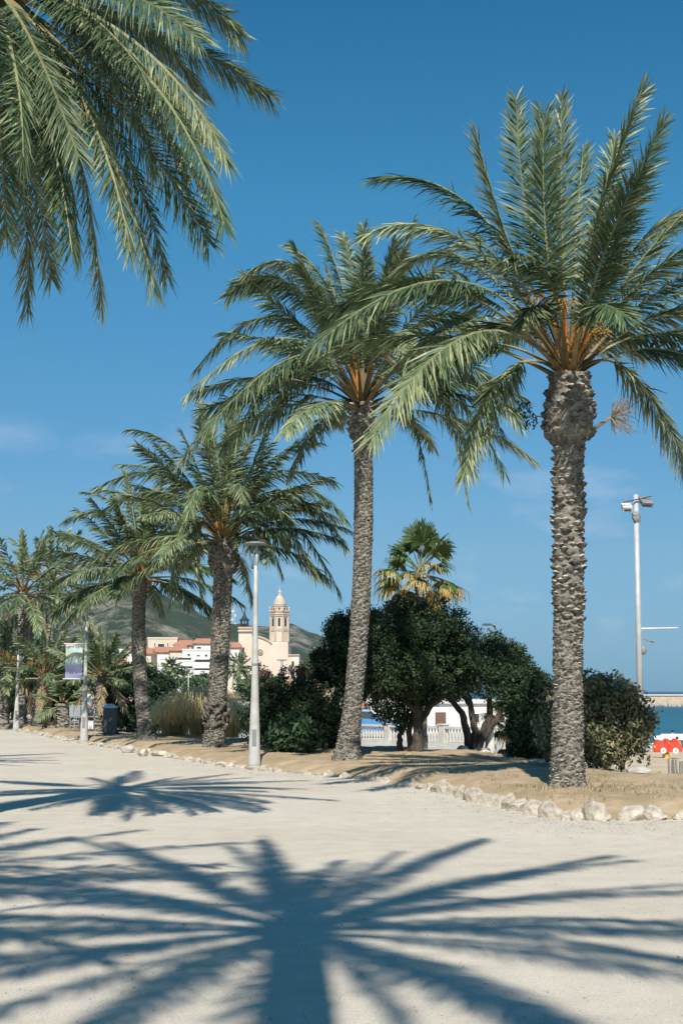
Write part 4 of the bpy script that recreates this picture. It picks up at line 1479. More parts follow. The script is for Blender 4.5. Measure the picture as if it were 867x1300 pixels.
rock('boulder', 806, 984, 26.8, 52, 26, 'large grey-white boulder behind the bush, left of the wooden stakes', 601, 'rock_grey')
rock('boulder', 832, 990, 26.4, 26, 14, 'small boulder against the right end of the large grey one', 602)
rock('boulder', 770, 983, 27.4, 40, 20, 'pale boulder half under the oleander bush', 603)
rock('boulder', 610, 957, 35.0, 34, 18, 'pale rounded stone heap at the foot of the many-stemmed tree', 604)
rock('boulder', 588, 960, 34.8, 16, 14, 'small brown stone left of the pale heap under the many-stemmed tree', 605, 'rock_grey')
rock('boulder', 716, 978, 27.6, 18, 10, 'small pale stone just left of the tallest palm trunk', 606)
rock('boulder', 682, 966, 30.0, 22, 9, 'flat pale stone right of the concrete kerb block', 607)
for i, (px, py, w, h, l) in enumerate([(163, 951, 22, 13, 'grey broken rock at the bed edge, leftmost of three before the leaning palm'), (181, 956, 20, 12, 'whitish broken rock, middle of three before the leaning palm'), (203, 957, 22, 10, 'low rock, rightmost of three before the leaning palm')]):
    g = G(px, py + h / 2 - 2)
    rock('boulder', px, py, g.y, w, h, l, 610 + i, 'rock_grey' if i == 0 else 'rock')

# wooden stakes
t = empty('stake_fence', P(857, 992, 26.6), 'short row of grey upright wooden stakes at the right border', 'fence')
mb = MB()
for i in range(9):
    px = 849 + i * 3.4
    a = P(px, 993, 26.0); a.z = bed_z(a.x, a.y) - .05; b_ = a + Vector((random.uniform(-.02, .02), 0, .34 + random.uniform(-.04, .04)))
    s_ = MB(); s_.tube([a, b_], [.018, .016], n=7)
    part(s_, 'stake', [M['wood_post']], t)
# concrete kerb block
a = P(627, 968, 31.5); c = P(663, 968, 31.5)
mb = MB(); mb.box(((a.x + c.x) / 2, 31.7, .10), (c.x - a.x, .35, .24), rz=-.05)
o = mb.build('kerb_block', M['concrete'], origin=Vector(((a.x + c.x) / 2, 31.7, 0)))
tag(o, 'low grey concrete block on the soil right of the white lamp column', 'block')


# loose gravel and leaf litter on the paving
rg = np.random.default_rng(66)
q = []
for i in range(5200):
    if i < 3400:
        j = int(rg.uniform(.12, .95) * NF); p = FRs[j]
        x = p.x + rg.normal(0, .3) - abs(rg.normal(0, .5)) * .6; y = p.y - abs(rg.normal(0, .55)) * (1 + p.y * .02)
    else:
        y = 6.5 + 26 * rg.uniform() ** 1.4; x = rg.uniform(-.3, .3) * y
    s_ = rg.uniform(.004, .014) * (1 if i < 3400 else .8)
    c = np.array([x, y, .001])
    a = rg.uniform(0, 6.28)
    P4 = [c + np.array([math.cos(a + k * 1.57) * s_ * rg.uniform(.7, 1.3), math.sin(a + k * 1.57) * s_ * rg.uniform(.7, 1.3), 0]) for k in range(4)]
    tp_ = c + np.array([rg.uniform(-.3, .3) * s_, rg.uniform(-.3, .3) * s_, s_ * rg.uniform(.5, 1.1)])
    for k in range(4):
        q.append([P4[k], P4[(k + 1) % 4], tp_ + (P4[(k + 1) % 4] - c) * .4, tp_ + (P4[k] - c) * .4])
    q.append([tp_ + (P4[k] - c) * .4 for k in range(4)])
o = fast_mesh('gravel', np.array(q), None, [M['rock_grey']])
tag(o, kind='stuff')


# ------------------------------------------------------------------ street lamps
def street_lamp(px, py_base, py_top, label, D=None, head=True, k=1.0, zb=None):
    g = G(px, py_base, .02) if D is None else P(px, py_base, D)
    top = P(px - 1, py_top, g.y)
    H = (top.z - g.z)
    t = empty('street_lamp', g, label, 'street lamp', 'disc-topped street lamps along the promenade')
    x, y, z = g
    mb = MB()
    mb.lathe(g, [(.135 * k, -.02), (.13 * k, .1), (.115 * k, .5), (.085 * k, H * .3), (.06 * k, H * .5), (.045 * k, H * .75), (.038 * k, H * .9)], 20)
    part(mb, 'pole', [M['lamp_post']], t, smooth=True)
    mb = MB(); mb.box((x, y - .112 * k, z + .62), (.09 * k, .02, .34)); part(mb, 'access_door', [M['lamp_dark']], t)
    mb = MB(); mb.lathe((x, y, z + H * .45), [(.071 * k, 0), (.071 * k, .05)], 16); part(mb, 'band', [M['lamp_dark']], t)
    mb = MB(); mb.lathe(g, [(.17 * k, -.02), (.17 * k, .035), (.14 * k, .05)], 18); part(mb, 'base_plate', [M['concrete']], t)
    mb = MB()
    mb.tube([(x - .07 * k, y, z + H * .885), (x - .08 * k, y, z + H - .05)], .028 * k, 10)
    part(mb, 'lamp_bulb_housing', [M['lamp_dark']], t, smooth=True)
    mb = MB()
    mb.tube([(x + .02 * k, y, z + H * .88), (x + .02 * k, y, z + H - .03)], .026 * k, 10)
    part(mb, 'bracket', [M['lamp_post']], t, smooth=True)
    mb = MB()
    mb.lathe((x - .02, y, z + H), [(.04, .045), (.14, .035), (.22, .015), (.245 * 1.0, -.005), (.235, -.018), (.10, -.028), (.04, -.03)][::-1], 24)
    part(mb, 'reflector_disc', [M['lamp_dark']], t, smooth=True)
    return t

street_lamp(323, 975, 690, 'nearest street lamp, pale tapered column with a flat disc head')
L2 = street_lamp(107, 943, 780, 'street lamp carrying a coloured banner, left of the small palm')
street_lamp(21, 927, 820, 'leftmost street lamp, in front of the tall left palm')
street_lamp(239, 905, 850, 'far thin street lamp seen between the leaning palm and the stout palm', D=95, k=.8)

# banner (wrinkled cloth on two arms) of lamp two
g2 = L2.location
yb = g2.y
tl = P(84, 818, yb); br = P(104.5, 861, yb)
x0, x1, z0, z1 = tl.x, br.x, br.z, tl.z
def banner_mat():
    m, nt, b = new_mat('banner_print')
    N, L = nt.nodes, nt.links
    tc = N.new('ShaderNodeTexCoord')
    sx = N.new('ShaderNodeSeparateXYZ')
    L.new(tc.outputs['Generated'], sx.inputs[0])
    n1 = N.new('ShaderNodeTexNoise'); n1.inputs['Scale'].default_value = 5; n1.inputs['Detail'].default_value = 4
    L.new(tc.outputs['Generated'], n1.inputs['Vector'])
    mm = N.new('ShaderNodeMath'); mm.operation = 'MULTIPLY_ADD'
    L.new(n1.outputs[0], mm.inputs[0]); mm.inputs[1].default_value = .28
    L.new(sx.outputs['Z'], mm.inputs[2])
    rp = N.new('ShaderNodeValToRGB')
    rp.color_ramp.interpolation = 'LINEAR'
    els = [(0, (.26, .27, .42)), (.16, (.24, .25, .40)), (.20, (.09, .10, .19)), (.40, (.10, .12, .21)), (.46, (.12, .20, .16)), (.56, (.38, .52, .48)), (.70, (.50, .54, .36)), (.84, (.42, .58, .50)), (.90, (.38, .54, .50)), (.94, (.08, .10, .11)), (1.0, (.64, .52, .49))]
    e = rp.color_ramp.elements
    e[0].position = els[0][0]; e[0].color = (*els[0][1], 1)
    e[1].position = 1.0; e[1].color = (*els[-1][1], 1)
    for p_, c_ in els[1:-1]:
        k = e.new(p_); k.color = (*c_, 1)
    ms = N.new('ShaderNodeMath'); ms.operation = 'SUBTRACT'; ms.inputs[1].default_value = .12
    L.new(mm.outputs[0], ms.inputs[0])
    L.new(ms.outputs[0], rp.inputs[0])
    L.new(rp.outputs[0], b.inputs['Base Color'])
    b.inputs['Roughness'].default_value = .7
    return m
mb = MB()
nx_, nz_ = 14, 24
vs = []
for s_ in (-1, 1):
    for j in range(nz_ + 1):
        for i in range(nx_ + 1):
            u, v_ = i / nx_, j / nz_
            w_ = .02 * math.sin(u * 5 + v_ * 3) + .012 * math.sin(v_ * 11 + u * 4)
            vs.append((x0 + (x1 - x0) * u, yb + w_ + s_ * .002, z0 + (z1 - z0) * v_))
fs = []
NV = (nx_ + 1) * (nz_ + 1)
for s_ in (0, 1):
    for j in range(nz_):
        for i in range(nx_):
            a = s_ * NV + j * (nx_ + 1) + i
            q_ = (a, a + 1, a + nx_ + 2, a + nx_ + 1)
            fs.append(q_ if s_ == 0 else q_[::-1])
mb.add(vs, fs)
bt = empty('banner', Vector((x1 + .06, yb, z0)), 'printed cloth banner, green landscape above and violet below, hung from two arms on the lamp', 'banner')
part(mb, 'cloth', [banner_mat()], bt, smooth=True)
for zz in (z0 - .02, z1 + .02):
    mb = MB(); mb.tube([(x0 - .06, yb, zz), (g2.x - .03, yb, zz)], .016, 8); part(mb, 'arm', [M['lamp_white']], bt)

# lamp behind the trees: white column + slab head
g = P(622, 958, 35.8); g.z = bed_z(g.x, g.y) - .1
t = empty('street_lamp', g, 'white street lamp column half hidden by the many-stemmed tree, flat slab head above the crown', 'street lamp')
top = P(620, 796, 35.8); H = top.z - g.z
mb = MB(); mb.lathe(g, [(.135, 0), (.12, .5), (.09, H * .3), (.055, H * .6), (.035, H - .03)], 18); part(mb, 'pole', [M['lamp_white']], t, smooth=True)
mb = MB(); mb.box((top.x + .02, top.y, top.z + .06), (.34, .2, .05)); mb.box((top.x + .15, top.y, top.z + .0), (.04, .05, .1)); part(mb, 'lamp_head', [M['lamp_white']], t)
# slim double lamp near church
g = P(358, 872, 120)
t = empty('street_lamp', g, 'far T-shaped street lamp in front of the church wall', 'street lamp')
top = P(358, 838, 120)
mb = MB(); mb.tube([g, top], .12, 8); part(mb, 'pole', [M['lamp_post']], t)
mb = MB(); mb.box((top.x, top.y, top.z), (.8, .3, .12)); part(mb, 'lamp_head', [M['lamp_dark']], t)

# floodlight pole on the beach
D_ = 46
g = P(813.5, 965, D_); g.z = land_z(g.x, g.y)
top = P(806.5, 628, D_)
t = empty('floodlight_pole', g, 'tall white floodlight pole on the beach side, right of the oleander bush', 'light pole')
mb = MB(); mb.tube([g, (top.x, top.y, top.z)], [.10, .08], 20); part(mb, 'pole', [M['pole_grey']], t, smooth=True)
def pbox(px, py, w, h, d=.35, D=D_, rz=0, rx=0, dy=0):
    c = P(px, py, D + dy); k = D / F
    m_ = MB(); m_.box(c, (w * k, d, h * k), rz=rz, rx=rx); return m_
mb = MB(); mb.tube([P(790, 638, D_ - .15), P(826, 630, D_ - .15)], .02, 8); part(mb, 'crossbar', [M['black']], t)
f1 = part(pbox(795, 644, 12, 6, .4, rx=.5), 'floodlight', [M['lamp_white']], t)
f2 = part(pbox(819, 637, 15, 6, .4, rz=.3, rx=.7, dy=-.1), 'floodlight', [M['lamp_dark']], t)
part(pbox(795.5, 646, 9, 2.2, .3, rx=.5, dy=-.12), 'glass', [M['glass_dark']], f1)
part(pbox(819, 639.5, 11, 2.2, .3, rz=.3, rx=.7, dy=-.2), 'glass', [M['glass_dark']], f2)
mb = MB()
for zz in (656, 660): mb.tube([P(804, zz, D_), P(810, zz - 3, D_)], .15, 12)
part(mb, 'clamp', [M['lamp_dark']], t)
a_ = P(812, 798, D_); c_ = P(860, 797, D_)
mb = MB(); mb.tube([a_, c_], [.028, .018], 8); part(mb, 'arm', [M['lamp_white']], t)
mb = MB(); c_ = P(816, 825, D_); mb.lathe(c_, [(.03, -.16), (.09, -.12), (.11, 0), (.09, .1), (.04, .14)], 12); part(mb, 'camera_dome', [M['lamp_dark']], t, smooth=True)
mb = MB(); mb.tube([P(812, 809, D_), P(830, 816, D_)], .02, 8); mb.box(P(826, 813, D_), (.22, .1, .05)); part(mb, 'bracket', [M['lamp_dark']], t)


# ------------------------------------------------------------------ spring rider
DR = 43
def rp_(px, py, dy=0): return P(px, py, DR + dy)
k = DR / F
g = rp_(845, 970); g.z = land_z(g.x, g.y)
t = empty('spring_rider', g, 'red car-shaped spring rider on the playground sand', 'playground toy')
out = [(829, 951), (829.5, 945), (832, 941), (836, 940), (840, 943), (843, 944), (843, 938.5), (846, 937), (848, 941), (852, 943.5), (854, 938), (857, 937), (858, 941), (861, 944), (864, 948), (864, 954), (831, 955)]
pts = [(rp_(x, y).x, rp_(x, y).z) for x, y in out][::-1]
for s_ in (-.17, .13):
    mb = MB(); mb.prism(pts, DR + s_, DR + s_ + .04); part(mb, 'side_panel', [M['red']], t)
mb = MB(); mb.box(rp_(849, 949), (14 * k, .26, .05)); part(mb, 'seat', [M['yellow']], t)
mb = MB(); mb.box(rp_(847, 953), (30 * k, .24, .05)); part(mb, 'chassis', [M['red']], t)
for px in (841.5, 857):
    c = rp_(px, 953, -.20)
    mb = MB(); mb.tube([(c.x, c.y - .02, c.z), (c.x, c.y + .02, c.z)], .085, 20)
    w_ = part(mb, 'wheel', [M['white_metal']], t)
    mb = MB(); mb.tube([(c.x, c.y - .03, c.z), (c.x, c.y - .021, c.z)], .03, 12); part(mb, 'hub', [M['grey_fabric']], w_)
mb = MB()
sp_ = []
zb, zt = g.z, rp_(847, 955).z
for i in range(90):
    a = i / 90 * 5 * 2 * math.pi
    sp_.append((g.x + .09 * math.cos(a), DR + .09 * math.sin(a), zb + (zt - zb) * i / 89))
mb.tube(sp_, .016, 6); part(mb, 'spring', [M['yellow']], t, smooth=True)
mb = MB(); c = rp_(849, 943); mb.tube([(c.x - .05, DR - .2, c.z), (c.x - .05, DR + .2, c.z)], .015, 8); part(mb, 'handlebar', [M['yellow']], t)
mb = MB(); c = rp_(830.5, 948, -.16); mb.tube([(c.x, c.y - .02, c.z), (c.x, c.y, c.z)], .03, 10); part(mb, 'headlight', [M['yellow']], t)


# ------------------------------------------------------------------ boat, loungers and people on the beach
DBt = 97
zg = land_z(33 * DBt / 140, DBt)
c = P(858, 936, DBt)
def boat(cx, cy, cz, Lh, W, H, label, rz=0):
    t = empty('dinghy', (cx, cy, cz), label, 'boat')
    mb = MB()
    vs, fs = [], []
    n, m_ = 24, 10
    for i in range(n + 1):
        u = i / n * 2 - 1
        w = W / 2 * (1 - abs(u) ** 3.2) ** .8 + .02
        h = H * (1 - .35 * abs(u) ** 3)
        for j in range(m_ + 1):
            a = math.pi * j / m_
            vs.append((cx + u * Lh / 2, cy - math.cos(a) * w, cz + h * math.sin(a) ** .6))
    for i in range(n):
        for j in range(m_):
            a = i * (m_ + 1) + j
            fs.append((a, a + 1, a + m_ + 2, a + m_ + 1))
    mb.add(vs, fs)
    part(mb, 'hull', [M['white_metal']], t, smooth=True)
    mb = MB(); mb.box((cx, cy, cz + H + .0), (Lh * .8, .07, .05)); part(mb, 'keel', [M['white_metal']], t)
    mb = MB(); mb.box((cx, cy, cz - .03), (Lh * .9, W * .8, .08)); part(mb, 'gunwale', [M['grey_fabric']], t)
    for s_ in (-1, 1):
        mb = MB(); mb.box((cx + s_ * Lh * .28, cy, (cz - .05 + zg) / 2), (.12, W * .7, max(.1, cz - .05 - zg))); part(mb, 'trestle', [M['wood_post']], t)
    return t
boat(c.x + .6, DBt, P(858, 939, DBt).z, 4.2, 1.5, .36, 'long white upturned boat raised above the row of beach chairs')

def beach_chair(px, label, fm, D=92):
    g = P(px, 951, D); g.z = land_z(g.x, g.y) + .02
    x, y, z = g
    t = empty('beach_chair', g, label, 'beach chair', 'low beach chairs in a row below the white boat')
    mb = MB(); mb.box((x, y, z + .2), (.34, .4, .04)); part(mb, 'seat', [fm], t)
    mb = MB(); mb.box((x - .12, y + .2, z + .38), (.34, .04, .4), rz=.15, rx=-.35); part(mb, 'backrest', [fm], t)
    for sx_ in (-1, 1):
        for sy_ in (-1, 1):
            mb = MB(); mb.tube([(x + sx_ * .16, y + sy_ * .18, z - .03), (x + sx_ * .16, y + sy_ * .16, z + .21)], .014, 6); part(mb, 'leg', [M['white_metal']], t)
ordn = ['leftmost', 'second', 'third', 'fourth', 'fifth', 'sixth', 'seventh']
for i, px in enumerate([829, 834, 839.5, 845, 851, 857, 863]):
    beach_chair(px, f'{ordn[i]} low beach chair from the left in the row under the white boat', [M['pale_blue'], M['white_metal'], M['blue']][i % 3])


def person(name, joints, edges, radii, label, loc, cloth=None, clothmat=None, hair=True, cat='person', legs=None):
    """joints: dict name->(x,y,z) local; skin modifier body"""
    t = empty(name, loc, label, cat)
    names = list(joints)
    me = bpy.data.meshes.new('body')
    me.from_pydata([joints[n_] for n_ in names], [(names.index(a), names.index(b)) for a, b in edges], [])
    o = bpy.data.objects.new('body', me); COL.objects.link(o); o.parent = t
    md = o.modifiers.new('Skin', 'SKIN')
    for i, n_ in enumerate(names):
        me.skin_vertices[0].data[i].radius = (radii[n_], radii[n_] * .8) if n_ in ('chest', 'pelvis', 'belly') else (radii[n_], radii[n_])
    me.skin_vertices[0].data[names.index('pelvis')].use_root = True
    sb_ = o.modifiers.new('Sub', 'SUBSURF'); sb_.levels = 1; sb_.render_levels = 2
    me.materials.append(M['skin'])
    if hair:
        h = joints['head']
        mb = MB(); mb.lathe((h[0] + loc[0], h[1] + .015 + loc[1], h[2] + loc[2] + .02), [(.02, -.06), (.10, -.03), (.112, .04), (.09, .10), (.03, .125)], 12)
        part(mb, 'hair', [M['hair']], t, smooth=True)
    if cloth:
        mb = MB(); mb.lathe(loc, cloth, 16, sy=.68); part(mb, 'shirt', [clothmat], t, smooth=True)
    if legs:
        for s_ in (-1, 1):
            mb = MB(); mb.tube([(loc[0] + s_ * .09, loc[1], loc[2] + .95), (loc[0] + s_ * .1, loc[1] - .02, loc[2] + .5), (loc[0] + s_ * .1, loc[1], loc[2] + .1)], [.10, .08, .06], 10)
            part(mb, 'trouser_leg', [legs], t, smooth=True)
    return t

def standing(sc=1.0):
    J = dict(pelvis=(0, 0, .95), belly=(0, 0, 1.1), chest=(0, 0, 1.32), neck=(0, 0, 1.48), head=(0, -.01, 1.60), crown=(0, 0, 1.70))
    E = [('pelvis', 'belly'), ('belly', 'chest'), ('chest', 'neck'), ('neck', 'head'), ('head', 'crown')]
    Rr = dict(pelvis=.14, belly=.13, chest=.15, neck=.055, head=.09, crown=.06)
    for s_, n_ in ((-1, 'l'), (1, 'r')):
        J.update({n_ + 'sh': (s_ * .18, 0, 1.42), n_ + 'el': (s_ * .24, -.02, 1.14), n_ + 'wr': (s_ * .22, -.12, .92), n_ + 'ha': (s_ * .21, -.16, .84),
                  n_ + 'hip': (s_ * .09, 0, .9), n_ + 'kn': (s_ * .1, -.02, .5), n_ + 'an': (s_ * .1, 0, .09), n_ + 'toe': (s_ * .1, -.16, .03)})
        E += [('chest', n_ + 'sh'), (n_ + 'sh', n_ + 'el'), (n_ + 'el', n_ + 'wr'), (n_ + 'wr', n_ + 'ha'), ('pelvis', n_ + 'hip'), (n_ + 'hip', n_ + 'kn'), (n_ + 'kn', n_ + 'an'), (n_ + 'an', n_ + 'toe')]
        Rr.update({n_ + 'sh': .065, n_ + 'el': .042, n_ + 'wr': .03, n_ + 'ha': .035, n_ + 'hip': .095, n_ + 'kn': .06, n_ + 'an': .04, n_ + 'toe': .04})
    return J, E, Rr

J, E, Rr = standing()
for (px, py, D, lab, lower) in [(838, 929, 118, 'swimmer standing in the water above the left end of the white boat', 1.15), (853, 927, 124, 'swimmer standing in the water farther right and higher than the other', 1.1)]:
    q = P(px, py, D)
    person('person', J, E, Rr, lab, (q.x, q.y, -2.5 - lower + .1))
q = P(859, 942, 94.5); q.z = land_z(q.x, q.y)
J2 = {k_: (v_[0], v_[1], v_[2] - .80) for k_, v_ in J.items()}
for s_, n_ in ((-1, 'l'), (1, 'r')):
    J2[n_ + 'kn'] = (s_ * .14, -.36, .42); J2[n_ + 'an'] = (s_ * .13, -.62, .07); J2[n_ + 'toe'] = (s_ * .13, -.76, .04)
    J2[n_ + 'el'] = (s_ * .25, -.10, .36); J2[n_ + 'wr'] = (s_ * .16, -.30, .44); J2[n_ + 'ha'] = (s_ * .12, -.38, .45)
person('person', J2, E, Rr, 'dark-haired person in a red top sitting in front of the white boat', (q.x, q.y, q.z), cloth=[(.16, .1), (.17, .3), (.2, .5), (.19, .62), (.08, .68)], clothmat=M['red'])
q = P(112.5, 915, 60); q.z = land_z(q.x, q.y) if False else P(112, 926, 60).z
q.z = P(112.5, 873, 60).z - 1.74
person('person', J, E, Rr, 'person in a white shirt standing in the shade right of the banner lamp', (q.x, q.y, q.z), cloth=[(.16, .88), (.17, 1.1), (.2, 1.3), (.19, 1.42), (.08, 1.48)], clothmat=M['shirt'], legs=M['bin'])

# ------------------------------------------------------------------ wheelie bin, chair, box by the left trees
g = P(140, 934, 47.5); k = 47.5 / F
t = empty('waste_bin', g, 'dark grey waste bin with a pale blue-white lid, right of the small palm', 'bin')
mb = MB(); mb.box((g.x, g.y, g.z + .46), (.36, .42, .86), taper=1.12); part(mb, 'body', [M['bin']], t)
mb = MB(); mb.box((g.x - .02, g.y - .01, g.z + .935), (.45, .5, .06)); mb.box((g.x - .06, g.y, g.z + 1.0), (.36, .4, .08), taper=.7); part(mb, 'lid', [M['pale_blue']], t)
for s_ in (-1, 1):
    mb = MB(); mb.tube([(g.x + s_ * .2, g.y + .2, g.z + .08), (g.x + s_ * .25, g.y + .2, g.z + .08)], .085, 14); part(mb, 'wheel', [M['tyre']], t)
mb = MB(); mb.tube([(g.x - .2, g.y + .3, g.z + .88), (g.x + .2, g.y + .3, g.z + .88)], .02, 8); part(mb, 'handle', [M['bin']], t)
g = P(115, 925, 52); 
t = empty('storage_box', g, 'small white box on the soil right of the banner lamp', 'box')
mb = MB(); mb.box((g.x, g.y, g.z + .12), (.26, .22, .26)); part(mb, 'body', [M['white_metal']], t)
mb = MB(); mb.box((g.x, g.y, g.z + .265), (.28, .24, .03)); part(mb, 'lid', [M['white_metal']], t)
def chair(px, py, D, label, rz, m_):
    g = P(px, py, D)
    t = empty('chair', g, label, 'chair', 'chairs set out under the left trees')
    cs, sn = math.cos(rz), math.sin(rz)
    def w(x, y, z): return (g.x + x * cs - y * sn, g.y + x * sn + y * cs, g.z + z)
    mb = MB(); mb.box(w(0, 0, .43), (.44, .44, .04), rz=rz); part(mb, 'seat', [m_], t)
    mb = MB(); mb.box(w(0, .21, .66), (.44, .035, .42), rz=rz, rx=-.12); part(mb, 'backrest', [m_], t)
    for a in (-1, 1):
        for b_ in (-1, 1):
            mb = MB(); mb.tube([w(a * .19, b_ * .19, 0), w(a * .18, b_ * .18, .42)], .018, 6); part(mb, 'leg', [m_], t)
chair(98, 925, 54, 'pale grey plastic chair left of the banner lamp', .6, M['grey_fabric'])
chair(121, 924, 55, 'grey chair between the banner lamp and the small palm', -.5, M['grey_fabric'])


# ------------------------------------------------------------------ balustrade and the white building behind it
Db0, Db1 = 66.0, 60.0
def balustrade(pxa, pxb, Da, Db, label):
    a = P(pxa, 940, Da); b_ = P(pxb, 947, Db)
    a.z = land_z(a.x, a.y); b_.z = land_z(b_.x, b_.y)
    d = (b_ - a); Lh = d.length; rz = math.atan2(d.y, d.x)
    t = empty('balustrade', a, label, 'balustrade')
    H = .86
    def at(s, z, off=0): return a + d * (s / Lh) + Vector((0, 0, z))
    mb = MB(); mb.box(a + d / 2 + Vector((0, 0, H - .05)), (Lh, .22, .10), rz=rz); part(mb, 'top_rail', [M['balustrade']], t)
    mb = MB(); mb.box(a + d / 2 + Vector((0, 0, .08)), (Lh, .24, .2), rz=rz); part(mb, 'plinth', [M['balustrade']], t)
    npost = max(2, int(Lh / 3.1) + 1)
    for i in range(npost):
        mb = MB(); q = at(i * Lh / (npost - 1), H / 2 + .02); mb.box(q, (.32, .3, H + .06), rz=rz); mb.box(q + Vector((0, 0, H / 2 + .06)), (.4, .38, .06), rz=rz); part(mb, 'pier', [M['balustrade']], t)
    nb = min(96, int(Lh / .2))
    for i in range(nb):
        mb = MB(); q = at((i + .5) * Lh / nb, .18)
        mb.lathe(q, [(.05, 0), (.05, .04), (.03, .08), (.062, .2), (.05, .32), (.03, .44), (.035, .5), (.05, .56), (.05, .60)], 8)
        part(mb, 'baluster', [M['balustrade']], t, smooth=True)
    return t
balustrade(430, 640, 68, 59, 'white cement balustrade with urn-shaped balusters along the street behind the dark trees')

def wbox(mb, x0, x1, y0, y1, z0, z1, mi=0):
    mb.box(((x0 + x1) / 2, (y0 + y1) / 2, (z0 + z1) / 2), (x1 - x0, y1 - y0, z1 - z0), mi)

Dw = 82
a = P(468, 893, Dw); b_ = P(668, 893, Dw)
zg_ = land_z(2, Dw)
t = empty('white_building', Vector((a.x, Dw, zg_)), 'long low white building with a brown shutter behind the balustrade', 'building')
mb = MB(); wbox(mb, a.x, b_.x, Dw, Dw + 8, zg_ - .2, a.z); part(mb, 'wall', [M['white_wall']], t)
mb = MB(); wbox(mb, a.x - .15, b_.x + .15, Dw - .2, Dw + 8.2, a.z, a.z + .22); part(mb, 'roof', [M['white_wall']], t)
p0_, p1_ = P(551, 903, Dw), P(567, 921, Dw)
mb = MB(); wbox(mb, p0_.x, p1_.x, Dw - .06, Dw, p1_.z, p0_.z); w_ = part(mb, 'window', [M['white_metal']], t)
mb = MB(); wbox(mb, p0_.x + .05, p1_.x - .05, Dw - .10, Dw - .062, p1_.z + .05, p0_.z - .05); part(mb, 'shutter', [M['brown']], w_)
for px in (500, 600, 632):
    p0_, p1_ = P(px, 905, Dw), P(px + 9, 918, Dw)
    mb = MB(); wbox(mb, p0_.x, p1_.x, Dw - .06, Dw, p1_.z, p0_.z); w_ = part(mb, 'window', [M['white_metal']], t)
    mb = MB(); wbox(mb, p0_.x + .05, p1_.x - .05, Dw - .09, Dw - .062, p1_.z + .05, p0_.z - .05); part(mb, 'pane', [M['glass_dark']], w_)
a = P(440, 889, 90); b_ = P(467, 889, 90); zg_ = land_z(1, 90)
t = empty('house', Vector((a.x, 90, zg_)), 'small house with a terracotta roof edge seen right of the slender palm', 'building')
mb = MB(); wbox(mb, a.x, b_.x, 90, 96, zg_ - .2, a.z - .5); part(mb, 'wall', [M['cream_wall']], t)
mb = MB(); wbox(mb, a.x - .2, b_.x + .2, 89.7, 96.2, a.z - .5, a.z - .2); mb.prism([(a.x - .2, a.z - .2), (b_.x + .2, a.z - .2), ((a.x + b_.x) / 2, a.z + .3)], 89.7, 96.2); part(mb, 'roof', [M['terracotta']], t)
p0_ = P(456, 905, 90); mb = MB(); wbox(mb, p0_.x - .3, p0_.x + .3, 89.95, 90, p0_.z - .6, p0_.z + .3); part(mb, 'door', [M['brown']], t)


# ------------------------------------------------------------------ parked cars
def car(px, D, label, m_, rz=0.0, van=False, group='cars parked along the street', z=None):
    g = P(px, 930, D); g.z = land_z(g.x, g.y) if z is None else z
    t = empty('parked_car', g, label, 'van' if van else 'car', group)
    cs, sn = math.cos(rz), math.sin(rz)
    Lc, W, H = (4.6, 1.8, 1.9) if van else (4.1, 1.7, 1.45)
    if van:
        prof = [(-2.3, .3), (-2.3, 1.0), (-2.25, 1.85), (1.1, 1.9), (1.6, 1.75), (1.95, 1.15), (2.3, 1.0), (2.3, .3)]
    else:
        prof = [(-2.05, .3), (-2.05, .8), (-1.9, .95), (-1.5, 1.38), (-.9, 1.45), (.3, 1.43), (.95, .98), (1.85, .82), (2.05, .6), (2.05, .3)]
    def w(x, y, z): return (g.x + x * cs - y * sn, g.y + x * sn + y * cs, g.z + z)
    mb = MB(); n = len(prof)
    vs = []
    for s_ in (-1, 1):
        for x, z_ in prof:
            inset = .0 if z_ < 1.0 else .14
            vs.append(w(x, s_ * (W / 2 - inset), z_))
    fs = [tuple(range(n))[::-1], tuple(range(n, 2 * n))]
    for i in range(n):
        j = (i + 1) % n
        fs.append((i, j, j + n, i + n))
    mb.add(vs, fs); part(mb, 'body', [m_], t)
    for s_ in (-1, 1):
        mb = MB()
        sx0, sx1 = (-2.0, 1.5) if van else (-1.45, .55)
        zz0, zz1 = (1.1, 1.65) if van else (.98, 1.34)
        yv = s_ * (W / 2 - .07)
        q = [w(sx0, s_ * (W / 2 + .005), zz0), w(sx1 + .25, s_ * (W / 2 + .005), zz0), w(sx1 - .15, s_ * (W / 2 - .10), zz1), w(sx0 + .25, s_ * (W / 2 - .10), zz1)]
        q2 = [Vector(p) - Vector((-sn * s_, cs * s_, 0)) * .1 for p in q]
        mb.add(q + [tuple(p) for p in q2], [(0, 1, 2, 3), (0, 4, 5, 1), (1, 5, 6, 2), (2, 6, 7, 3), (3, 7, 4, 0)])
        part(mb, 'side_window', [M['glass_dark']], t)
        for xx in (-1.3, 1.3):
            mb = MB(); mb.tube([w(xx, s_ * (W / 2 - .18), .32), w(xx, s_ * (W / 2 + .02), .32)], .32, 18); wh = part(mb, 'wheel', [M['tyre']], t)
            mb = MB(); mb.tube([w(xx, s_ * (W / 2 + .021), .32), w(xx, s_ * (W / 2 + .03), .32)], .19, 14); part(mb, 'rim', [M['grey_fabric']], wh)
    return t
car(461, 74, 'blue car parked beyond the balustrade, right of the slender palm', M['blue'])
car(232, 120, 'white van parked in the street seen above the green-gold pampas clump', M['white_metal'], van=True)
car(262, 112, 'pale grey car parked beyond the tall pampas clump', M['grey_fabric'])
car(306, 104, 'white car parked right of the stout palm trunk', M['white_metal'])


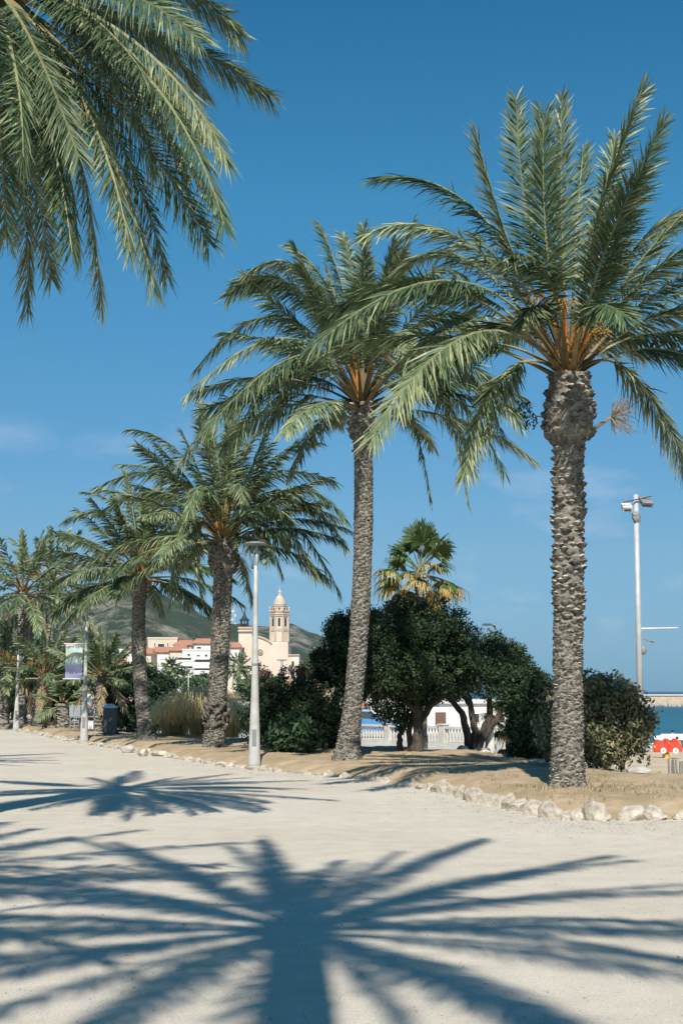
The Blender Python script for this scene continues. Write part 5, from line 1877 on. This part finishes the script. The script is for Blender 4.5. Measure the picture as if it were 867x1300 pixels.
# ------------------------------------------------------------------ town
def town_box(x0, x1, yt, yb_, D, m_, label, wins=(), roof=None, depth=14, name='house', parapet=True, balc=()):
    a, b_ = P(x0, yt, D), P(x1, yb_, D)
    t = empty(name, Vector((a.x, D, b_.z)), label, 'building', 'town buildings on the hillside')
    mb = MB(); wbox(mb, a.x, b_.x, D, D + depth, min(b_.z, 1), a.z); part(mb, 'wall', [m_], t)
    if roof == 'tile':
        mb = MB()
        h = (P(x0, yt - 2.2, D).z - a.z)
        vs = [(a.x - .5, D - .6, a.z), (b_.x + .5, D - .6, a.z), (b_.x + .5, D + depth + .5, a.z), (a.x - .5, D + depth + .5, a.z), (a.x + .6, D + depth / 2, a.z + h + 1.2), (b_.x - .6, D + depth / 2, a.z + h + 1.2)]
        mb.add(vs, [(3, 2, 1, 0), (0, 1, 5, 4), (1, 2, 5), (2, 3, 4, 5), (3, 0, 4)]); part(mb, 'roof', [M['terracotta']], t)
    else:
        mb = MB(); wbox(mb, a.x - .15, b_.x + .15, D - .15, D + depth + .15, a.z, a.z + .45); part(mb, 'roof', [m_], t)
    for (wx, wy, ww, wh) in wins:
        c = P(wx, wy, D); k = D / F
        mb = MB(); wbox(mb, c.x - ww * k / 2, c.x + ww * k / 2, D - .12, D, c.z - wh * k / 2, c.z + wh * k / 2)
        fr = part(mb, 'window', [M['white_metal']], t)
        mb = MB(); wbox(mb, c.x - ww * k / 2 + .12, c.x + ww * k / 2 - .12, D - .18, D - .122, c.z - wh * k / 2 + .1, c.z + wh * k / 2 - .1)
        part(mb, 'pane', [M['glass_dark']], fr)
    for (bx0, bx1, by) in balc:
        p0_, p1_ = P(bx0, by, D), P(bx1, by, D)
        mb = MB(); wbox(mb, p0_.x, p1_.x, D - 2.0, D - .01, p0_.z - .1, p0_.z + .12); wbox(mb, p0_.x, p1_.x, D - 2.1, D - 1.95, p0_.z - .1, p0_.z + .95); part(mb, 'balcony', [M['white_wall']], t)
        mb = MB(); wbox(mb, p0_.x + .4, p1_.x - .4, D - .08, D, p0_.z + .3, p0_.z + 2.0); part(mb, 'balcony_door', [M['glass_dark']], t)
    return t

W_, Cm = M['white_wall'], M['cream_wall']
town_box(188, 225, 811, 832, 400, Cm, 'ochre building with two dark windows, highest of the left town houses', [(197, 818, 2.4, 4.2), (213.5, 818, 2.4, 4.2), (205, 820, 9, 6)])
town_box(221, 243, 819, 830, 396, Cm, 'low block with a long dark glazed front under a terracotta eave', [(227, 822, 9, 4.5), (237, 822, 9, 4.5)], 'tile')
town_box(244, 268, 817, 828, 398, W_, 'white house with a small terracotta roof right of the glazed block', [(253, 822, 6, 2.5)], 'tile')
town_box(262, 290, 818, 850, 405, W_, 'white apartment block hidden behind the stout palm trunk', [(268, 828, 3, 3), (276, 828, 3, 3), (284, 828, 3, 3), (284, 838, 3, 3), (276, 838, 3, 3)])
town_box(190, 216, 828, 845, 380, W_, 'white house with a broad terracotta roof below the ochre building', [(196, 836, 3, 3), (206, 837, 3, 3.5)], 'tile')
town_box(216, 236, 826, 842, 378, Cm, 'pale house with a sloping orange roof left of the terraces', [(222, 835, 2.4, 3), (230, 835, 2.4, 3)], 'tile')
town_box(232, 270, 826, 850, 376, W_, 'wide white house above the stepped balconies', [(240, 831, 4, 3), (252, 832, 5, 2), (262, 832, 4, 3)])
town_box(203, 223, 837, 856, 355, W_, 'gabled white house with one small window', [(208, 842, 2.2, 3.4), (216, 848, 2.2, 3)])
town_box(222, 246, 840, 868, 350, W_, 'white apartment block with three wide balconies, left of the stepped one', [], balc=[(223, 245, 845.5), (223, 245, 853.5), (223, 245, 861)])
town_box(245, 275, 843, 872, 340, W_, 'white stepped apartment block with long balconies beside the stout palm', [], balc=[(246, 272, 848), (246, 273, 856), (246, 274, 864)])
town_box(152, 164, 826, 848, 385, W_, 'small bluish-white house at the left end of the town', [(156, 832, 2, 3), (161, 838, 2, 3)])
town_box(163, 180, 823, 850, 375, W_, 'white house with an orange roof left of the leaning palm trunk', [(168, 831, 2.4, 3), (175, 831, 2.4, 3), (168, 840, 2.4, 3)], 'tile')
town_box(176, 192, 830, 850, 372, Cm, 'cream house right behind the leaning palm trunk', [(182, 836, 2.2, 3), (188, 836, 2.2, 3)], 'tile')
town_box(286, 304, 822, 852, 410, W_, 'white terraced house touching the left side of the church', [(292, 829, 2.4, 3), (299, 829, 2.4, 3), (295, 838, 5, 2.4), (295, 845, 5, 2.4)], 'tile')
town_box(286, 318, 858, 874, 330, Cm, 'long low beige retaining house below the church', [(296, 863, 2, 3)], parapet=False)
town_box(383, 400, 852, 866, 430, W_, 'small white house at the right foot of the church', [(389, 857, 2, 2.5), (395, 857, 2, 2.5)], 'tile')
town_box(404, 428, 855, 870, 440, W_, 'distant white houses seen under the dark tree', [(410, 861, 2.5, 2.5), (420, 861, 2.5, 2.5)])
town_box(60, 100, 838, 868, 300, Cm, 'beige house glimpsed behind the far left palms', [(70, 846, 3, 4), (84, 846, 3, 4)], 'tile')
town_box(138, 154, 845, 872, 290, W_, 'white house low behind the small palm', [(146, 851, 3, 3)], 'tile')

# far palms in front of the church
for i, (px, pt, pb, lab) in enumerate([(303, 846, 872, 'distant date palm left of the lamp, against the church wall'), (218, 846, 868, 'distant palm before the white gabled house'), (233, 860, 880, 'distant low palm before the white balconies')]):
    D = 240
    make_palm(P(px, pb, D), P(px, pt, D), lab, (), n_auto=30, L=2.6 if i == 0 else 1.7, seed=700 + i, r_base=.3, r_mid=.25, npair=14, lmax=.7, lw=.22, low=-50, stalks=0, dry=0, single_crown=True, boot=.3, group='distant palms of the town', bulb=(0, 1), rough_from=0)


# ------------------------------------------------------------------ church
DC = 420
kc = DC / F
def X(px): return P(px, 840, DC).x
def Z(py): return P(340, py, DC).z
ch = empty('church', Vector((X(340), DC, Z(866))), 'pale church with a tall domed bell tower on the headland', 'church')
def cpart(mb, name, m_, parent=ch, smooth=False): return part(mb, name, [m_] if not isinstance(m_, list) else m_, parent, smooth)
zb = Z(872)
mb = MB()
prof = [(303, 872), (366, 872), (366, 817), (345, 817), (341, 813.5), (336, 811), (329, 808.5), (321, 806.5), (303, 806.5)]
mb.prism([(X(x), Z(y)) for x, y in prof], DC, DC + 26)
fac = cpart(mb, 'facade', M['stone_wall'])
mb = MB(); wbox(mb, X(303), X(320), DC - .8, DC + 16, zb, Z(797)); lb = cpart(mb, 'west_block', M['stone_wall'])
mb = MB(); wbox(mb, X(302.2), X(320.8), DC - 1.4, DC + 16.4, Z(802), Z(800.6)); cpart(mb, 'cornice', M['stone_trim'], lb)
mb = MB(); wbox(mb, X(302.4), X(320.6), DC - 1.2, DC + 16.3, Z(798), Z(796)); cpart(mb, 'parapet', M['stone_trim'], lb)
# raised line along facade gable
mb = MB()
for (xa, ya), (xb, yb2) in zip([(321, 806.5), (329, 808.5), (336, 811), (341, 813.5)], [(329, 808.5), (336, 811), (341, 813.5), (345, 817)]):
    mb.tube([(X(xa), DC - .2, Z(ya)), (X(xb), DC - .2, Z(yb2))], .28, 6)
cpart(mb, 'gable_coping', M['stone_trim'])
# round window
c = (X(330.6), DC - .15, Z(827.3))
mb = MB(); mb.tube([(c[0], DC - .45, c[2]), (c[0], DC + .05, c[2])], 3.7 * kc, 28); rw = cpart(mb, 'round_window', M['stone_trim'])
mb = MB(); mb.tube([(c[0], DC - .5, c[2]), (c[0], DC - .452, c[2])], 2.8 * kc, 24); cpart(mb, 'pane', M['glass_dark'], rw)
mb = MB()
for i in range(4):
    a = i * math.pi / 4
    v_ = Vector((math.cos(a), 0, math.sin(a))) * 2.7 * kc
    mb.tube([Vector((c[0], DC - .56, c[2])) - v_, Vector((c[0], DC - .56, c[2])) + v_], .1, 5)
cpart(mb, 'tracery', M['stone_trim'], rw)
# bell tower: square shaft then octagonal belfry
cx = X(354); wt = 11.3 * kc
tower_y = DC + 1 + wt
mb = MB(); mb.box((cx, tower_y - .4, (zb + Z(815)) / 2), (2 * wt, 2 * wt, Z(815) - zb)); tw = cpart(mb, 'bell_tower', M['stone_wall'])
def octo(mb, r_, z0, z1, r2=None):
    r2 = r2 or r_
    vs = []
    for z_, rr in ((z0, r_), (z1, r2)):
        for k in range(8):
            a = math.pi / 8 + k * math.pi / 4
            vs.append((cx + rr / math.cos(math.pi / 8) * math.cos(a), tower_y + rr / math.cos(math.pi / 8) * math.sin(a), z_))
    mb.add(vs, [tuple(range(7, -1, -1)), tuple(range(8, 16))] + [(k, (k + 1) % 8, 8 + (k + 1) % 8, 8 + k) for k in range(8)])
mb = MB(); octo(mb, wt * .97, Z(816), Z(776)); cpart(mb, 'belfry', M['stone_wall'], tw)
for i, (zz, hh, ex) in enumerate([(815, .55, 1.06), (799.5, .5, 1.04), (797.5, .3, 1.0), (781, .45, 1.08), (779, .4, 1.14), (775.5, .35, 1.08)]):
    mb = MB(); octo(mb, wt * ex, Z(zz) - hh / 2, Z(zz) + hh / 2); cpart(mb, 'cornice', M['stone_trim'], tw)
# pilaster strips on the belfry corners
mb = MB()
for k_ in range(8):
    a = math.pi / 8 + k_ * math.pi / 4
    rr = wt * 1.0 / math.cos(math.pi / 8)
    mb.tube([(cx + rr * math.cos(a), tower_y + rr * math.sin(a), Z(814)), (cx + rr * math.cos(a), tower_y + rr * math.sin(a), Z(782))], .30, 6)
cpart(mb, 'pilaster', M['stone_trim'], tw)
# belfry openings, one on each face
for k_ in range(8):
    a = k_ * math.pi / 4 - math.pi / 2
    n_ = Vector((math.cos(a), math.sin(a), 0)); s2 = Vector((-math.sin(a), math.cos(a), 0))
    cc = Vector((cx, tower_y, 0)) + n_ * (wt * .97 - .1)
    ow, z0_, z1_ = 1.55 * kc, Z(794.5), Z(785.5)
    vs = []
    for off in (0, .22):
        arc = [(-ow, z0_), (ow, z0_)] + [(ow * math.cos(q_), z1_ + ow * math.sin(q_)) for q_ in [i_ * math.pi / 6 for i_ in range(7)]]
        for (u_, z_) in arc: vs.append(cc + n_ * off + s2 * u_ + Vector((0, 0, z_)))
    nn = len(vs) // 2
    mb = MB(); mb.add(vs, [tuple(range(nn, 2 * nn))] + [(i_, (i_ + 1) % nn, nn + (i_ + 1) % nn, nn + i_) for i_ in range(nn)])
    cpart(mb, 'belfry_opening', M['glass_dark'], tw)
# balustrade finials, drum, dome, lantern
mb = MB()
for k_ in range(8):
    a = math.pi / 8 + k_ * math.pi / 4
    rr = wt * 1.08 / math.cos(math.pi / 8)
    mb = MB(); mb.lathe((cx + rr * math.cos(a), tower_y + rr * math.sin(a), Z(775)), [(.28, 0), (.2, .4), (.3, .8), (.05, 1.3)], 8)
    cpart(mb, 'finial', M['dome'], tw)
mb = MB(); octo(mb, wt * .82, Z(776), Z(768.5)); cpart(mb, 'drum', M['dome'], tw)
mb = MB(); octo(mb, wt * .88, Z(769), Z(768)); cpart(mb, 'cornice', M['stone_trim'], tw)
for k_ in range(8):
    a = k_ * math.pi / 4 - math.pi / 2
    q_ = Vector((cx, tower_y, Z(772))) + Vector((math.cos(a), math.sin(a), 0)) * wt * .80
    mb = MB(); mb.tube([q_, q_ + Vector((math.cos(a), math.sin(a), 0)) * .22], .32, 10); cpart(mb, 'oculus', M['brown'], tw)
mb = MB()
mb.lathe((cx, tower_y, Z(768)), [(wt * .76, 0), (wt * .74, .6), (wt * .62, 1.5), (wt * .45, 2.3), (wt * .26, 2.9), (wt * .22, 3.0)], 24); cpart(mb, 'dome', M['dome'], tw, True)
mb = MB()
z0_ = Z(768) + 2.95
mb.lathe((cx, tower_y, z0_), [(wt * .25, 0), (wt * .20, .1), (wt * .19, .9), (wt * .24, 1.0), (wt * .12, 1.4), (wt * .07, 1.8), (.12, 2.3), (.2, 2.5), (.03, 2.8)], 12)
cpart(mb, 'lantern', M['dome'], tw)
# right annex
mb = MB(); wbox(mb, X(364.5), X(379.6), DC + .8, DC + 18, zb, Z(831.5)); an = cpart(mb, 'annex', M['stone_wall'])
mb = MB(); wbox(mb, X(364), X(380.2), DC + .4, DC + 18.3, Z(832), Z(830.6)); cpart(mb, 'cornice', M['stone_trim'], an)
for (px, py, ww, hh) in [(371.8, 842.5, 3.0, 6.5), (371.8, 857.5, 4.4, 8)]:
    c = (X(px), Z(py)); ow = ww * kc / 2
    arc = [(c[0] - ow, c[1] - hh * kc / 2), (c[0] + ow, c[1] - hh * kc / 2)] + [(c[0] + ow * math.cos(q_), c[1] + hh * kc / 2 - ow + ow * math.sin(q_)) for q_ in [i_ * math.pi / 6 for i_ in range(7)]]
    mb = MB(); mb.prism(arc, DC + .55, DC + .82); cpart(mb, 'window', M['glass_dark'], an)
for px in (312, 309):
    pass
mb = MB(); wbox(mb, X(309), X(310.5), DC - .9, DC - .79, Z(830), Z(822)); cpart(mb, 'window', M['glass_dark'], lb)
# dark iron turret on the west block
mb = MB(); cx2 = X(308.6); ty = DC + 5
for k_ in range(8):
    a = k_ * math.pi / 4
    mb.tube([(cx2 + 1.3 * math.cos(a), ty + 1.3 * math.sin(a), Z(797)), (cx2 + 1.05 * math.cos(a), ty + 1.05 * math.sin(a), Z(787))], .13, 5)
mb.lathe((cx2, ty, Z(787)), [(1.5, 0), (1.5, .25), (.8, .8), (.55, 1.4), (.35, 1.7), (.3, 2.2), (.08, 3.3), (.05, 3.9)], 12)
mb.lathe((cx2, ty, Z(792)), [(1.35, 0), (1.35, .25)], 12)
mb.lathe((cx2, ty, Z(796)), [(.5, 0), (.7, .4), (.35, 1.2)], 12)
cpart(mb, 'bell_cage', M['black'])

# communications mast on the hill behind
q0, q1 = P(297, 800, 1500), P(297, 770, 1500)
t = empty('radio_mast', q0, 'pale lattice radio mast on the ridge left of the church', 'mast')
mb = MB()
for sx_, sy_ in ((-1, -1), (1, -1), (1, 1), (-1, 1)):
    mb.tube([(q0.x + sx_ * 1.8, q0.y + sy_ * 1.8, q0.z - 10), (q1.x + sx_ * .5, q1.y + sy_ * .5, q1.z)], .22, 5)
for i in range(9):
    f = i / 9; w_ = 1.8 - 1.3 * f; z_ = q0.z + (q1.z - q0.z) * f
    mb.box((q0.x, q0.y, z_), (w_ * 2, w_ * 2, .25))
part(mb, 'lattice', [M['white_wall']], t)
for i, (dz, dx) in enumerate([(.25, 1.5), (.45, -1.6), (.62, 1.4), (.8, -1.2)]):
    mb = MB(); z_ = q0.z + (q1.z - q0.z) * dz; mb.tube([(q0.x + dx, q0.y - 1, z_), (q0.x + dx, q0.y - .4, z_)], 1.2, 12); part(mb, 'dish', [M['white_wall']], t)

# ------------------------------------------------------------------ breakwater
DBk = 380
a, b_ = P(700, 883, DBk), P(1300, 883, DBk)
t = empty('breakwater', Vector((a.x, DBk, -2.5)), 'long sand-coloured breakwater wall with boulders along its foot', 'breakwater')
mb = MB(); wbox(mb, a.x, b_.x, DBk, DBk + 6, -3.2, a.z); part(mb, 'wall', [M['beach']], t)
mb = MB(); wbox(mb, a.x, b_.x, DBk - .3, DBk + 6.3, a.z, a.z + .28); part(mb, 'coping', [M['white_wall']], t)
q0, q1 = P(816.5, 885.5, DBk), P(826, 890, DBk)
mb = MB(); wbox(mb, q0.x, q1.x, DBk - .08, DBk, q1.z, q0.z); part(mb, 'painted_panel', [M['black']], t)
mb = MB(); wbox(mb, q0.x + .35, q1.x - .35, DBk - .12, DBk - .082, q1.z + .3, q0.z - .35); part(mb, 'panel_marks', [M['grey_fabric']], t)
bk_me = [stone_mesh('breakwater_rock', 800 + i, 1.1, 1.0, .75, M['rock_grey'], sub=2) for i in range(4)]
rb = random.Random(8)
for i in range(90):
    o = bpy.data.objects.new('breakwater_rock', bk_me[i % 4]); COL.objects.link(o)
    px = 800 + 100 * i / 90
    q = P(px, 895, DBk - 2 - rb.uniform(0, 3))
    o.location = (q.x, q.y, -2.45 + rb.uniform(-.2, .25)); o.rotation_euler = (rb.uniform(0, 3), rb.uniform(0, 3), rb.uniform(0, 3))
    s_ = rb.uniform(.6, 1.1); o.scale = (s_, s_, s_)
    tag(o, 'grey boulder heaped at the foot of the breakwater wall', 'rock', 'boulders along the breakwater')

# ------------------------------------------------------------------ sea haze between here and the hills
def haze_box():
    mb = MB(); wbox(mb, -8200, 8200, -1200, 8200, -5.5, 330)
    m = bpy.data.materials.new('haze_air'); m.use_nodes = True
    nt = m.node_tree; nt.nodes.clear()
    o_ = nt.nodes.new('ShaderNodeOutputMaterial'); v_ = nt.nodes.new('ShaderNodeVolumePrincipled')
    v_.inputs['Color'].default_value = (.72, .86, 1.0, 1); v_.inputs['Density'].default_value = HAZE
    v_.inputs['Anisotropy'].default_value = 0.1
    nt.links.new(v_.outputs[0], o_.inputs['Volume'])
    o = mb.build('haze', m)
    tag(o, kind='stuff')
HAZE = 0.00007
haze_box()
